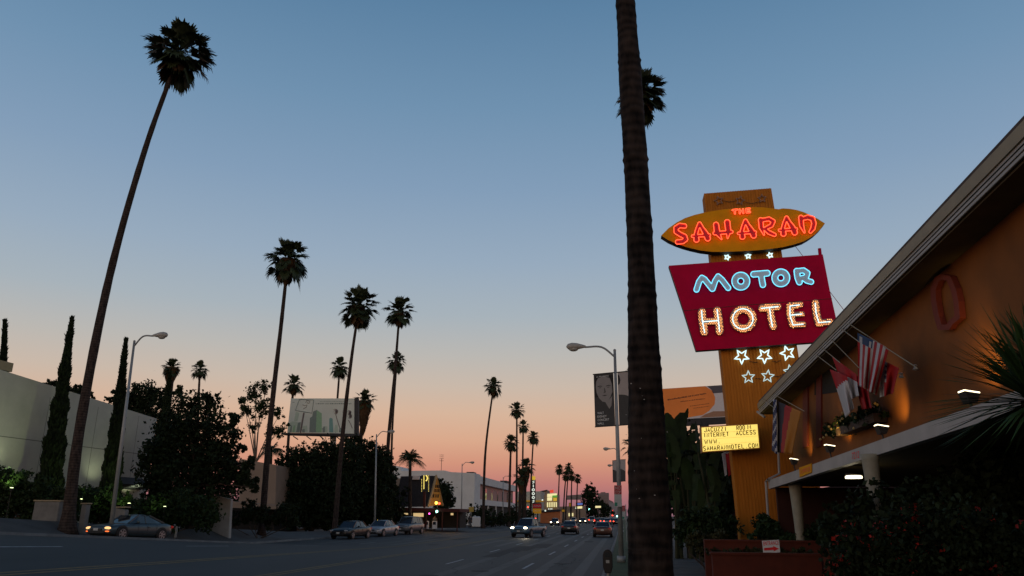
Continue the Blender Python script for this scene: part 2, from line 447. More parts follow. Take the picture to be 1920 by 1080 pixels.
sheet('ground', [-4000, -800, -200, -80, -45]+list(range(-40, 9, 2))+[12, 60, 300, 3000], [-300]+ys+[2000, 6000], -.06, 'earth')
sheet('road', [KL]+list(np.arange(-24, -8, 1.))+[-8, -4, KR], ys, 0, 'asphalt')
def walk(name, xa, xb, inner, ya=-30, yb=900, m='concrete'):
    o = sheet(name, list(np.linspace(xa, xb, 7)), ys, .13, m); return o
walk('pavement', -31, KL-.16, 0); walk('pavement', 1.6, 4.3, 0)
sheet('verge', [KR+.16, 0, .8, 1.6], ys, .125, 'lawn')
for x, s in ((KL, -1), (KR, 1)):
    V = []; Q = []
    for y in ys:
        h = H(x, y)
        V += [(x, y, h-.1), (x, y, h+.135), (x+.16*s, y, h+.135), (x+.16*s, y, h-.1)]
    for j in range(len(ys)-1):
        for i in range(3):
            a = j*4+i; Q.append((a, a+1, a+5, a+4))
    tag(np_mesh('kerb', V, Q, MATS['kerb']), kind='structure')
def stripe(mb, pts, w=.12, dz=.006, sub=2.0):
    for a, b in zip(pts[:-1], pts[1:]):
        a = Vector((*a, 0)); b = Vector((*b, 0)); k = max(1, int((b-a).length/sub)); s = Vector((-(b-a).y, (b-a).x, 0)).normalized()*w/2
        for i in range(k):
            p = a.lerp(b, i/k); q = a.lerp(b, (i+1)/k)
            mb.poly([Vector((v.x, v.y, H(v.x, v.y)+dz)) for v in (p-s, p+s, q+s, q-s)])
m = MB()
for x in (-11.2, -10.95, -14.3, -14.55): stripe(m, [(x, 8), (x, 400)], .11)
tag(m.build('centre_line', MATS['yellow_paint']), kind='structure')
m = MB()
for x in (-7.4, -3.9, -18):
    for i in range(40):
        y = 20+i*11+(2 if x == -7.4 else 0); stripe(m, [(x, y), (x, y+3.6)], .12)
tag(m.build('lane_line', MATS['white_paint']), kind='structure')
mat('asphalt_patch', (.018, .018, .018), .8, .3, 2, .2, spec=.25); mat('asphalt_worn', (.038, .037, .036), .65, .35, .8, .2, spec=.3, stretch=(1, .1, 1))
m = MB(); g = random.Random(31)
for i in range(26):
    x = g.uniform(-20, -2); y = g.uniform(30, 110); x = x if y > 50 else max(x, -7); w = g.uniform(.4, 1.6); d_ = g.uniform(1.5, 7)
    m.poly([(x, y, H(x, y)+.0022+i*.0001), (x+w, y+g.uniform(-.2, .2), H(x+w, y)+.0022+i*.0001), (x+w*g.uniform(.9, 1.1), y+d_, H(x+w, y+d_)+.0022+i*.0001), (x, y+d_, H(x, y+d_)+.0022+i*.0001)])
for i in range(14):      # tar filled cracks
    x = g.uniform(-6.5, -1.5); y = g.uniform(26, 60); pts = [(x, y)]
    for k in range(9): pts.append((pts[-1][0]+g.uniform(-.5, .5), pts[-1][1]+g.uniform(.4, 1.2)))
    stripe(m, pts, .035, .0052+i*.00004)
for x in (-5.3, -2.7, -6.6): m.lathe((x, 40+x*2, H(x, 38+x)+.002), [(.34, 0), (.34, .004)], 18)
tag(m.build('road_patch', MATS['asphalt_patch']), kind='structure')
m = MB()
for x in (-2.4, -5.6, -9.1, -16.2, -20):
    for dx in (-.75, .75):
        for y in range(20 if x > -7 else 52, 130, 2): m.poly([(x+dx-.22, y, H(x+dx, y)+.0015), (x+dx+.22, y, H(x+dx, y)+.0015), (x+dx+.22, y+2, H(x+dx, y+2)+.0015), (x+dx-.22, y+2, H(x+dx, y+2)+.0015)])
tag(m.build('tyre_track', MATS['asphalt_worn']), kind='structure')
m = MB()
for i in range(60):
    y = 6+i*1.8
    m.box((2.95, y, .134), (2.68, .02, .004))
tag(m.build('pavement_joint', mat('joint', (.05, .05, .05), .9, 0)), kind='structure')
# ================================================================ the pole sign
YS = 32.0
Z5 = lambda x, y: (1220+x/3.087, 330+y/3.087)
ZA = lambda x, y: (1230+x/7.712, 345+y/7.712)
ZB = lambda x, y: (1390+x/7.712, 345+y/7.712)
ZC = lambda x, y: (1250+x/5.681, 480+y/5.681)
ZD = lambda x, y: (1400+x/5.539, 465+y/5.539)
ZE = lambda x, y: (1350+x/4.912, 640+y/4.912)
mat('pylon_paint', (.46, .165, .022), .75, .16, 1.5, .1, stretch=(6, 1, .6), spec=.08)
mat('ochre_panel', (.70, .30, .006), .7, .12, 1.2, spec=.08)
mat('maroon_panel', (.44, .003, .040), .7, .12, 1.0, spec=.06)
mat('dark_edge', (.03, .02, .015), .7, .2)
mat('red_letter', (.75, .010, .02), .5, .1); mat('blue_letter', (.50, .70, .86), .5, .12); mat('bulb_letter', (.30, .18, .16), .5, .25, 8)
mat('neon_red', (.8, .1, .05), .4, 0, emit=(1, .085, .03), es=2.6)
mat('neon_cyan', (.3, .8, .9), .4, 0, emit=(.16, .76, 1.0), es=1.25)
mat('neon_white', (.8, .9, .9), .4, 0, emit=(.62, .93, .98), es=1.2)
mat('neon_dim', (.30, .34, .36), .35, 0, emit=(.6, .85, .85), es=.8)
mat('tube_unlit', (.28, .17, .12), .35, 0)
mat('bulb', (1, .7, .3), .4, 0, emit=(1, .42, .12), es=1.9)
base = P(1415, 1000, YS)
sign = thing('pole_sign', 'tall neon motor hotel sign with ochre oval and maroon panel on an orange pylon', 'sign', (base.x, YS, 0.05))
# pylon with corrugated face
m = MB(); PT = [P(1320, 363, YS), P(1446, 353, YS)]; PB = [P(1393, 1040, YS), P(1560, 1040, YS)]
PB[0].z = PB[1].z = .05
NR = 26
for i in range(NR):
    a, b = i/NR, (i+.52)/NR; c = (i+1)/NR
    t0, t1, t2 = [PT[0].lerp(PT[1], q) for q in (a, b, c)]; b0, b1, b2 = [PB[0].lerp(PB[1], q) for q in (a, b, c)]
    dn = Vector((0, -.022, 0))
    m.prism([b0+dn, b1+dn, t1+dn, t0+dn], (0, .77, 0)); m.prism([b1, b2, t2, t1], (0, .74, 0))
m.build('pylon', MATS['pylon_paint'], sign)
def panel(name, pxs, y0, d, face, side='dark_edge'):
    m = MB(); q = [P(a, b, y0) for a, b in pxs]; k = len(q)
    m.prism(q, (0, d, 0), 1)
    m.mi[-k-2] = 0; m.mi[-k-1] = 1
    return m.build(name, [MATS[face], MATS[side]], sign)
top = [ZA(75, 745), ZA(180, 640), ZA(300, 555), ZA(420, 492), ZA(560, 445), ZA(720, 408), ZA(860, 385), ZA(1000, 365), ZA(1150, 352), ZB(60, 338), ZB(200, 335), ZB(340, 340), ZB(440, 352), ZB(540, 364), ZB(600, 352), ZB(700, 358), ZB(800, 375), ZB(900, 405), ZB(1000, 450), ZB(1100, 500), ZB(1210, 570)]
bot = [ZB(1140, 655), ZB(1060, 730), ZB(980, 785), ZB(900, 830), ZB(760, 875), ZB(600, 912), ZB(450, 935), ZB(300, 952), ZB(150, 964), ZB(0, 972), ZA(950, 982), ZA(810, 980), ZA(650, 962), ZA(500, 928), ZA(400, 900), ZA(300, 866), ZA(180, 812)]
panel('oval_panel', top+bot, YS-.5, .42, 'ochre_panel')
motor = [(1254, 498), (1542.8, 477), (1556, 545), (1577, 638), (1305.5, 657.5), (1282, 583)]
panel('motor_hotel_panel', motor, YS-.42, .34, 'maroon_panel')
m = MB(); m.tube([P(1283, 582.5, YS-.425), P(1400, 572, YS-.425), P(1560, 560, YS-.425)], .012, 5); m.build('panel_seam', MATS['dark_edge'], sign)
m = MB(); m.tube([P(1536.5, 466, YS-.2), P(1538, 480, YS-.2)], .07, 6); m.tube([P(1490, 460, YS+.3), P(1585, 585, YS+.3)], .012, 4); m.build('support_pipe', MATS['maroon_panel'], sign)
def letter(strokes, Y, face, neon, hole=None, inner=None, depth=.10, tr=.017, name='letter', bulbs=False, lev=0.0, tl=0.0):
    D, x0, y0, h = sdf_shape(strokes, .3)
    L = contours(D, x0, y0, h, lev)
    fn = lambda a, b: (lambda q: (q.x, q.z))(P(a, b, Y))
    vs, fs = fill_loops(L, fn, depth)
    m = MB(); m.add([(v[0], Y+v[2], v[1]) for v in vs], fs)
    o = m.build(name, MATS[face], sign)
    yn = Y-depth/2-tr*.7; m = MB()
    if inner is None:
        for lp in contours(D, x0, y0, h, tl, 3): m.tube([P(a, b, yn) for a, b in lp], tr, 6, closed=True)
    else:
        for pl in inner: m.tube([P(a, b, yn) for a, b in pl], tr, 6)
    m.build('neon_tube', MATS[neon], o)
    if bulbs:
        m = MB(); ny, nx = D.shape; st = 3.3; g = random.Random(len(fs)); row = 0; y = y0
        segs = [(a, b) for pl in inner for a, b in zip(pl[:-1], pl[1:])]
        while y < y0+ny*h:
            x = x0+(st/2 if row % 2 else 0)
            while x < x0+nx*h:
                j, i = int((y-y0)/h), int((x-x0)/h)
                if 0 <= j < ny and 0 <= i < nx and D[j, i] < -.75:
                    ok = True
                    for a, b in segs:
                        dx, dy = b[0]-a[0], b[1]-a[1]; t = max(0, min(1, ((x-a[0])*dx+(y-a[1])*dy)/(dx*dx+dy*dy+1e-9)))
                        if math.hypot(x-a[0]-t*dx, y-a[1]-t*dy) < 1.7: ok = False
                    if ok: m.ball(P(x, y, Y-depth/2-.015), .019, 6, 4)
                x += st
            y += st*.87; row += 1
        m.build('bulbs', MATS['bulb'], o)
    return o
def S(Z, pts, r, k):
    out = []
    for p in pts:
        q = Z(p[0], p[1]); out.append((q[0], q[1], (p[2] if len(p) > 2 else r)/k))
    return out
YL = YS-.5-.07
ka = 7.712
letter([S(ZA, [(412, 608), (345, 600), (290, 635), (292, 690), (350, 728), (415, 758), (428, 800), (385, 832), (312, 838)], 32, ka)], YL, 'red_letter', 'neon_red')
def AA(Z, dx, dy):
    f = lambda a, b: Z(a+dx, b+dy)
    return [S(f, [(628, 575), (598, 650), (578, 720), (585, 805, 38)], 24, ka), S(f, [(630, 575), (668, 640), (712, 710, 36), (748, 785, 40)], 26, ka), S(f, [(530, 755), (770, 738)], 19, ka)]
letter(AA(ZA, 0, 0), YL, 'red_letter', 'neon_red')
letter([S(ZA, [(868, 590, 38), (885, 700, 40), (948, 800, 6)], 38, ka), S(ZA, [(1030, 555, 40), (1048, 690, 36), (1035, 785, 6)], 30, ka), S(ZA, [(848, 712), (1090, 692)], 24, ka)], YL, 'red_letter', 'neon_red')
letter(AA(ZA, 664, -42), YL, 'red_letter', 'neon_red')
letter([S(ZB, [(280, 520, 34), (290, 630, 32), (328, 735, 8)], 34, ka), S(ZB, [(290, 525, 26), (400, 505), (462, 540), (435, 600), (330, 650, 20)], 28, ka), S(ZB, [(345, 655, 22), (400, 700), (480, 735, 24)], 28, ka)], YL, 'red_letter', 'neon_red')
letter(AA(ZB, 24, -86), YL, 'red_letter', 'neon_red')
letter([S(ZB, [(862, 485, 34), (872, 600, 30), (912, 700, 10)], 34, ka), S(ZB, [(880, 505, 24), (960, 480), (1030, 500), (1050, 570), (1035, 640), (1000, 690, 22)], 32, ka)], YL, 'red_letter', 'neon_red')
for st in ([S(ZA, [(1108, 378), (1172, 370)], 9, ka), S(ZA, [(1138, 375), (1142, 428)], 9, ka)],
           [S(ZA, [(1208, 368), (1212, 424)], 9, ka), S(ZA, [(1258, 364), (1262, 420)], 9, ka), S(ZA, [(1208, 396), (1260, 392)], 8, ka)],
           [S(ZB, [(72, 360), (78, 414)], 9, ka), S(ZB, [(72, 360), (122, 355)], 8, ka), S(ZB, [(75, 388), (115, 385)], 8, ka), S(ZB, [(78, 414), (128, 408)], 8, ka)]):
    letter(st, YL, 'red_letter', 'neon_red', depth=.06, tr=.016)
YM = YS-.42-.07; kc = 5.681; kd = 5.539
circ = lambda cx, cy, r, k=28: [(cx+r*math.cos(2*math.pi*i/k), cy+r*math.sin(2*math.pi*i/k)) for i in range(k+1)]
letter([S(ZC, [(318, 358), (345, 275), (375, 232), (405, 250), (485, 350), (490, 348), (515, 270), (548, 218), (590, 255), (655, 340)], 28, kc)], YM, 'blue_letter', 'neon_cyan')
letter([S(ZC, circ(790, 268, 64), 32, kc)], YM, 'blue_letter', 'neon_cyan')
letter([S(ZD, [(72, 273), (215, 262)], 30, kd), S(ZD, [(150, 270), (158, 330), (168, 382)], 29, kd)], YM, 'blue_letter', 'neon_cyan')
letter([S(ZD, circ(355, 310, 62), 31, kd)], YM, 'blue_letter', 'neon_cyan')
letter([S(ZD, [(520, 240), (530, 310), (548, 355)], 29, kd), S(ZD, [(525, 240), (590, 232), (632, 260), (620, 300), (570, 315)], 26, kd), S(ZD, [(585, 310), (625, 340), (670, 352)], 26, kd)], YM, 'blue_letter', 'neon_cyan')
def HL(st, inn): letter(st, YM, 'bulb_letter', 'neon_white', inner=inn, depth=.12, tr=.024, bulbs=True)
z = lambda Z, pts: [Z(*p) for p in pts]
HL([S(ZC, [(375, 598), (380, 690), (400, 810)], 42, kc), S(ZC, [(537, 585), (555, 690), (562, 800)], 42, kc), S(ZC, [(390, 705), (555, 692)], 36, kc)],
   [z(ZC, [(372, 580), (380, 690), (405, 820)]), z(ZC, [(537, 568), (552, 690), (564, 806)]), z(ZC, [(385, 700), (550, 688)])])
HL([S(ZC, circ(815, 672, 102, 36), 41, kc)], [z(ZC, circ(812, 670, 108, 36))])
HL([S(ZD, [(158, 625), (320, 612)], 38, kd), S(ZD, [(240, 625), (252, 720), (275, 815)], 38, kd)], [z(ZD, [(148, 627), (330, 608)]), z(ZD, [(238, 622), (250, 720), (268, 820)])])
HL([S(ZD, [(448, 605), (452, 700), (478, 795)], 38, kd), S(ZD, [(450, 603), (555, 590)], 32, kd), S(ZD, [(460, 697), (575, 688)], 26, kd), S(ZD, [(480, 800), (582, 795)], 32, kd)],
   [z(ZD, [(552, 590), (450, 602), (450, 700), (482, 800), (590, 790)]), z(ZD, [(462, 697), (575, 685)])])
HL([S(ZD, [(713, 575), (722, 680), (748, 780)], 38, kd), S(ZD, [(750, 782), (865, 768)], 34, kd)], [z(ZD, [(712, 570), (720, 670), (748, 775), (870, 764)])])
def star(cx, cy, r, m_, rot=0, Y=None, rr=.42, tr=.02, r2=None):
    Y = Y or YS-.09
    pts = []
    for i in range(10):
        q = r if i % 2 == 0 else r*rr; a = math.pi/2+rot+i*math.pi/5
        pts.append((cx+q*math.cos(a), cy-q*math.sin(a)))
    m = MB(); mid = []
    for a, b in zip(pts, pts[1:]+pts[:1]): mid += [a, ((a[0]+b[0])/2, (a[1]+b[1])/2)]
    m.tube([P(a, b, Y) for a, b in mid], tr, 6, closed=True); m.build('neon_star', MATS[m_], sign, smooth=True)
for (x, y, rot) in ((200, 140, math.pi), (410, 135, math.pi), (622, 108, .35)): star(*ZE(x, y), 14.5, 'neon_white', rot, tr=.028)
for (x, y, rot) in ((262, 330, .05), (440, 322, -.1), (645, 275, .15)): star(*ZE(x, y), 12.5, 'neon_dim', rot, tr=.022)
for (x, y, rot) in ((1030, 1058, -.3),): star(*ZA(x, y), 5.9, 'neon_white', rot, tr=.026)
for (x, y, rot) in ((98, 1040, .1), (415, 1030, .35)): star(*ZB(x, y), 5.9, 'neon_white', rot, tr=.026)
for (x, y, rot) in ((908, 240, .3), (1215, 240, -.2)): star(*ZA(x, y), 9, 'tube_unlit', rot)
star(*ZB(300, 210), 8.5, 'tube_unlit', .1)
m = MB()
for pts in ([ZE(270, 183), ZE(330, 195), ZE(345, 190)], [ZE(480, 180), ZE(520, 190), ZE(560, 175)], [ZE(325, 342), ZE(390, 345)], [ZE(495, 322), ZE(540, 325), ZE(600, 295)], [ZA(960, 240), ZA(1060, 258), ZA(1160, 240)], [ZB(60, 265), ZB(160, 280), ZB(270, 250)]):
    m.tube([P(a, b, YS-.09) for a, b in pts], .012, 5)
m.build('wiring', MATS['dark_edge'], sign)
# reader board
GL = {'J': [[(1, 0), (1, .8), (.75, 1), (.25, 1), (0, .75)]], 'A': [[(0, 1), (.5, 0), (1, 1)], [(.2, .65), (.8, .65)]], 'C': [[(1, .2), (.75, 0), (.25, 0), (0, .25), (0, .75), (.25, 1), (.75, 1), (1, .8)]], 'U': [[(0, 0), (0, .8), (.25, 1), (.75, 1), (1, .8), (1, 0)]],
      'Z': [[(0, 0), (1, 0), (0, 1), (1, 1)]], 'I': [[(.5, 0), (.5, 1)]], 'N': [[(0, 1), (0, 0), (1, 1), (1, 0)]], 'T': [[(0, 0), (1, 0)], [(.5, 0), (.5, 1)]], 'E': [[(1, 0), (0, 0), (0, 1), (1, 1)], [(0, .5), (.8, .5)]], 'R': [[(0, 1), (0, 0), (.8, 0), (1, .2), (1, .35), (.8, .52), (0, .52)], [(.5, .52), (1, 1)]],
      'O': [[(.25, 0), (.75, 0), (1, .25), (1, .75), (.75, 1), (.25, 1), (0, .75), (0, .25), (.25, 0)]], 'M': [[(0, 1), (.04, 0), (.5, .62), (.96, 0), (1, 1)]], 'S': [[(1, .15), (.75, 0), (.25, 0), (0, .2), (.2, .45), (.8, .55), (1, .8), (.75, 1), (.25, 1), (0, .85)]], 'W': [[(0, 0), (.25, 1), (.5, .3), (.75, 1), (1, 0)]],
      'H': [[(0, 0), (0, 1)], [(1, 0), (1, 1)], [(0, .5), (1, .5)]], 'L': [[(0, 0), (0, 1), (1, 1)]], '.': [[(.4, .95), (.6, .95)]]}
def stroke_text(mb, s, q, Y, r=.0155):
    n_ = len(s)
    for i, ch in enumerate(s):
        for pl in GL.get(ch, []):
            mb.tube([P(*bil(q, (i+.19+.60*u)/n_, v), Y) for u, v in pl], r, 4)
YR = YS-1.0
mat('reader_face', (.9, .75, .35), .5, .03, 2, emit=(1.0, .74, .14), es=.95)
mat('reader_text', (.09, .008, .004), .6, 0); mat('reader_frame', (.30, .13, .03), .5, .1)
m = MB(); q = [P(*p, YR) for p in ((1313.5, 800), (1422, 793.5), (1425.5, 841), (1316, 848.5))]; m.prism(q, (0, .5, 0)); 
rb = m.build('reader_board', MATS['reader_frame'], sign)
m = MB(); q = [P(*p, YR-.03) for p in ((1315.5, 801.8), (1420, 795.5), (1423.5, 839.2), (1318, 846.6))]; m.prism(q, (0, .025, 0)); m.build('lit_face', MATS['reader_face'], rb)
m = MB()
for s, x0, x1, y, dy in (('JACUZZI', 1319, 1363, 802.5, -2.4), ('ROO', 1380, 1397, 798.6, -1), ('M', 1400, 1409, 797.2, -.4), ('INTERNET', 1318, 1367, 812.5, -2.6), ('ACCESS', 1379, 1417.5, 808.5, -2.2), ('WWW', 1319.5, 1345, 825, -1.4), ('SAHARANMOTEL.COM', 1317.5, 1422, 837.3, -6.2)):
    hh = 7.5
    stroke_text(m, s, [(x0, y), (x1, y+dy), (x1+.6, y+dy+hh), (x0+.6, y+hh)], YR-.036)
m.box(P(1348.5, 830.5, YR-.036), (.03, .004, .03))
m.build('lettering', MATS['reader_text'], rb)
m = MB()
for k in (.25, .5, .75):
    a = P(1315.5+.8*k*3, 801.8+44.5*k, YR-.034); b = P(1420+3.5*k, 795.5+43.5*k, YR-.034); m.tube([a, b], .003, 4)
m.build('letter_rail', mat('rail', (.55, .33, .08), .5, 0), rb)
# ================================================================ the motel
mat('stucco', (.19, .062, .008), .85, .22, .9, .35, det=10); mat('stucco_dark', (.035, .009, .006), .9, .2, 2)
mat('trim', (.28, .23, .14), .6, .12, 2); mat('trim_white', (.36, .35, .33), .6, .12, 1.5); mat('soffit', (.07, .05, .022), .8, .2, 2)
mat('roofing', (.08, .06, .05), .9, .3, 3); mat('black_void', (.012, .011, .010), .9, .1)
mat('glass_dark', (.02, .024, .028), .08, 0, spec=.6)
XE, XW, XC = 5.3, 5.98, 5.28
E0 = PX(1420, 757, XE); E1 = PX(1920, 224, XE)
de = (E1-E0)/(E1.y-E0.y)
def eave(y): return E0+de*(y-E0.y)
EN = eave(3.0)
YW1 = 28.2
motel = thing('motel', 'ochre stucco motel with sloping bargeboard, white fascia canopy, columns and warm wall uplights', 'building', (6.5, 20, .05))
# upper wall following the rake
m = MB()
m.prism([(XW, 3, 3.4), (XW, YW1, 3.4), (XW, YW1, eave(YW1).z-.2), (XW, 3, eave(3).z-.2)], (.3, 0, 0))
m.build('upper_wall', MATS['stucco'], motel)
# bargeboard: cap and three stepped mouldings
up = Vector((0, -de.z, 1)).normalized() if False else Vector((0, 0, 1))
def board(mb, x0, x1, zt, zb):
    a, b = E0, EN
    vs = [Vector((x, p.y, p.z+z_)) for p in (a, b) for x, z_ in ((x0, zt), (x1, zt), (x1, zb), (x0, zb))]
    mb.add(vs, [(0, 1, 2, 3), (7, 6, 5, 4), (0, 4, 5, 1), (1, 5, 6, 2), (2, 6, 7, 3), (3, 7, 4, 0)])
m = MB(); board(m, XE, XE+.5, 0, -.20); m.build('bargeboard', MATS['trim'], motel)
m = MB()
for i in range(3): board(m, XE+.03+.012*i, XE+.5, -.202-.062*i, -.247-.062*i)
m.build('moulding', MATS['trim_white'], motel)
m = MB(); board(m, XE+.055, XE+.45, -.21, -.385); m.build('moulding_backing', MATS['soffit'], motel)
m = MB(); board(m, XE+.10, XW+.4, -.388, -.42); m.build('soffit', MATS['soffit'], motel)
m = MB(); board(m, XE+.05, XE+9, .10, .003); m.build('roof', MATS['roofing'], motel)
# canopy
A = PX(1440, 903, XC); B = PX(1915, 757, XC); zt = PX(1640, 840, XC).z
fz1 = PX(1640, 833, XC).z; fz0 = PX(1640, 866, XC).z
cy0, cy1 = 4.0, A.y
m = MB(); a_, b_ = PX(1440, 903, XC), PX(1920, 729, XC)
za = (PX(1440, 903, XC).z+PX(1720, 812, XC).z)/2
def quadbar(mb, x0, x1, p0, p1, h0, h1):
    vs = [Vector((x, y, zz)) for y, z_, h in ((*p0, h0), (*p1, h1)) for x, zz in ((x0, z_), (x1, z_), (x1, z_-h), (x0, z_-h))]
    mb.add(vs, [(0, 1, 2, 3), (7, 6, 5, 4), (0, 4, 5, 1), (1, 5, 6, 2), (2, 6, 7, 3), (3, 7, 4, 0)])
t0, t1 = PX(1440, 901, XC), PX(1920, 727, XC); u0, u1 = PX(1440, 917, XC), PX(1920, 764, XC)
s_ = (t1.z-t0.z)/(t1.y-t0.y); YC1 = t0.y; ct = lambda y: t0.z+s_*(y-t0.y)
quadbar(m, XC, XC+.18, (YC1, ct(YC1)), (4, ct(4)), t0.z-u0.z, t1.z-u1.z); m.build('canopy_fascia', MATS['trim_white'], motel)
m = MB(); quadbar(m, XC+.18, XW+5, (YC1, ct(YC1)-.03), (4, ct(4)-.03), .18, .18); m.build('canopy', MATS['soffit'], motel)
m = MB(); m.box2((10.5, 2, .05), (10.7, 44, 3.5)); m.box2((XC+.25, YC1-.1, .05), (10.5, YC1+.12, ct(YC1)-.25)); m.build('lower_wall', MATS['stucco_dark'], motel)  # darkness under the canopy is put into the wall colour
m = MB(); m.box2((XW+.3, YW1-.25, 3.6), (14, YW1, eave(YW1).z-.45)); m.box2((XW+4, 3, 3.6), (XW+4.2, YW1-.3, eave(YW1).z-.45)); m.build('end_wall', MATS['stucco'], motel)
# columns
for px, Yc in ((1493, 27.2), (1640, 17.2)):
    X = P(px, 930, Yc).x; m = MB(); zt = ct(Yc)-.24; s = .85 if Yc > 20 else .68
    m.lathe((X, Yc, 0), [(a_*s, b_) for a_, b_ in ((.16, .1), (.16, .25), (.13, .3), (.15, .9), (.18, 1.8), (.23, zt-.35), (.25, zt-.12), (.30, zt))], 14)
    m.build('column', mat('column_paint', (.27, .26, .20), .6, .1), motel, smooth=True)
# downspout
m = MB(); pp = [PX(1448, 746, XW-.08), PX(1452, 752, XW-.08), PX(1456, 760, XW-.08), PX(1461, 888, XW-.08), PX(1440, 899, XC-.07), PX(1436, 903, XC-.07), PX(1442, 1000, XC-.07)]
m.tube(pp, .045, 6); m.build('downspout', MATS['trim_white'], motel)
m = MB(); m.tube([PX(1420, 772, XE), PX(1434, 782, XE+.2)], .05, 6); m.build('gutter_outlet', MATS['trim_white'], motel)
# recessed opening as a flat plate, its shade put into the colour; pilasters
m = MB(); q = [PX(*p, XW-.012) for p in ((1527, 741), (1527, 700), (1573, 668), (1573, 735))]; m.prism(q, (.01, 0, 0)); m.build('window', MATS['black_void'], motel)
m = MB(); 
for x in (1505, 1530): m.prism([PX(x, 840, XW-.05), PX(x, 700, XW-.05), PX(x+9, 695, XW-.05), PX(x+9, 836, XW-.05)], (.05, 0, 0))
m.build('pilaster', mat('purple_red', (.13, .02, .015), .8, .1), motel)
# ornamental frame on wall
ZG = lambda x, y: (1700+x/3.859, 480+y/3.859)
st = [[(*ZG(*p), 5.0) for p in ((235, 240), (265, 165), (300, 150), (350, 160), (385, 240), (405, 330), (415, 440), (365, 480), (345, 515), (285, 515), (262, 440), (240, 330), (235, 240))]]
D, x0, y0, h = sdf_shape(st, .5); Ls = contours(D, x0, y0, h)
def fnw(a, b): p = PX(a, b, XW); return (p.y, p.z)
vs, fs = fill_loops(Ls, fnw, .10); m = MB(); m.add([(XW-.06-v[2], v[0], v[1]) for v in vs], fs)
m.build('ornamental_frame', mat('red_plaster', (.15, .022, .010), .8, .15), motel)
# plaque and number on fascia
def plate(mb, q, X, d=.02, m_=None): mb.prism([PX(*p, X) for p in q], (d, 0, 0), m_)
m = MB(); plate(m, ((1498, 877), (1521, 869), (1521, 886), (1499, 895)), XC-.03); m.build('plaque', MATS['ochre_panel'], motel)
m = MB(); text_fn(m, '7212', lambda u, v: PX(*bil([(1597, 849), (1611, 845), (1611, 858), (1597, 862)], u, v), XC-.012)); m.build('house_number', MATS['red_letter'], motel)
m = MB(); text_fn(m, 'OFFICE', lambda u, v: PX(*bil([(1500.5, 881), (1519, 875), (1519, 883), (1500.5, 889)], u, v), XC-.034)); m.build('plaque_lettering', MATS['red_letter'], motel)
# floodlights on canopy lighting the wall
mat('lamp_black', (.02, .02, .02), .5, .1); mat('lamp_lit', (1, .9, .7), .4, 0, emit=(1, .85, .55), es=3)
for i, (px, py, e, s) in enumerate(((1822, 744, 70, .9), (1652, 806, 55, .9), (1555, 842, 45, .9), (1488, 867, 45, .8))):
    c = PX(px-6 if i == 0 else px, py-4, XC+.06)
    px = px
    lab = ['nearest floodlight on the canopy, glowing on the wall beside the spiky leaves', 'second nearest floodlight on the white canopy edge, above the underside lamp', 'small floodlight on the canopy edge just under the flower box', 'farthest floodlight on the canopy, below the tricolour flag'][i]
    t = thing('floodlight', lab, 'floodlight', (c.x, c.y, c.z), 'floodlights along the canopy edge')
    k = .14*s; M_ = Matrix.Rotation(R(-25), 3, 'Y')
    m = MB(); m.prism([c+Vector((-.10, -k, .04)), c+Vector((.12, -k, .0)), c+Vector((.06, -k, -.13)), c+Vector((-.05, -k, -.13))], (0, 2*k, 0))
    m.build('housing', MATS['lamp_black'], t)
    m = MB(); m.prism([c+Vector((-.10, -k*.92, .046)), c+Vector((.12, -k*.92, .006)), c+Vector((.12, k*.92, .006)), c+Vector((-.10, k*.92, .046))], (0, 0, .018)); m.build('lens', MATS['lamp_lit'], t)
    m = MB(); m.tube([c+Vector((0, 0, -.1)), Vector((c.x+.02, c.y, ct(c.y)-.02))], .02, 6); m.build('bracket', MATS['lamp_black'], t)
    lamp('floodlight_beam', 'SPOT', c+Vector((.10, .12, .10)), e*.8, (1, .60, .15), Vector((XW, c.y+.55, c.z+.7)), .04, 80, 1.0)
c = P(1601, 897, 20.3); m = MB(); m.lathe((c.x, c.y, c.z), [(.20, 0), (.20, .05), (.16, .07)], 14)
t = thing('ceiling_light', 'round lit lamp on the underside of the canopy between the columns', 'lamp', (c.x, c.y, c.z)); m.build('diffuser', MATS['lamp_lit'], t)
m = MB(); m.lathe((c.x, c.y, c.z+.07), [(.2, 0), (.2, .04)], 14); m.build('fitting', MATS['lamp_black'], t)
lamp('ceiling_light_glow', 'POINT', c+Vector((0, 0, -.15)), 4, (1, .85, .55), size=.12)
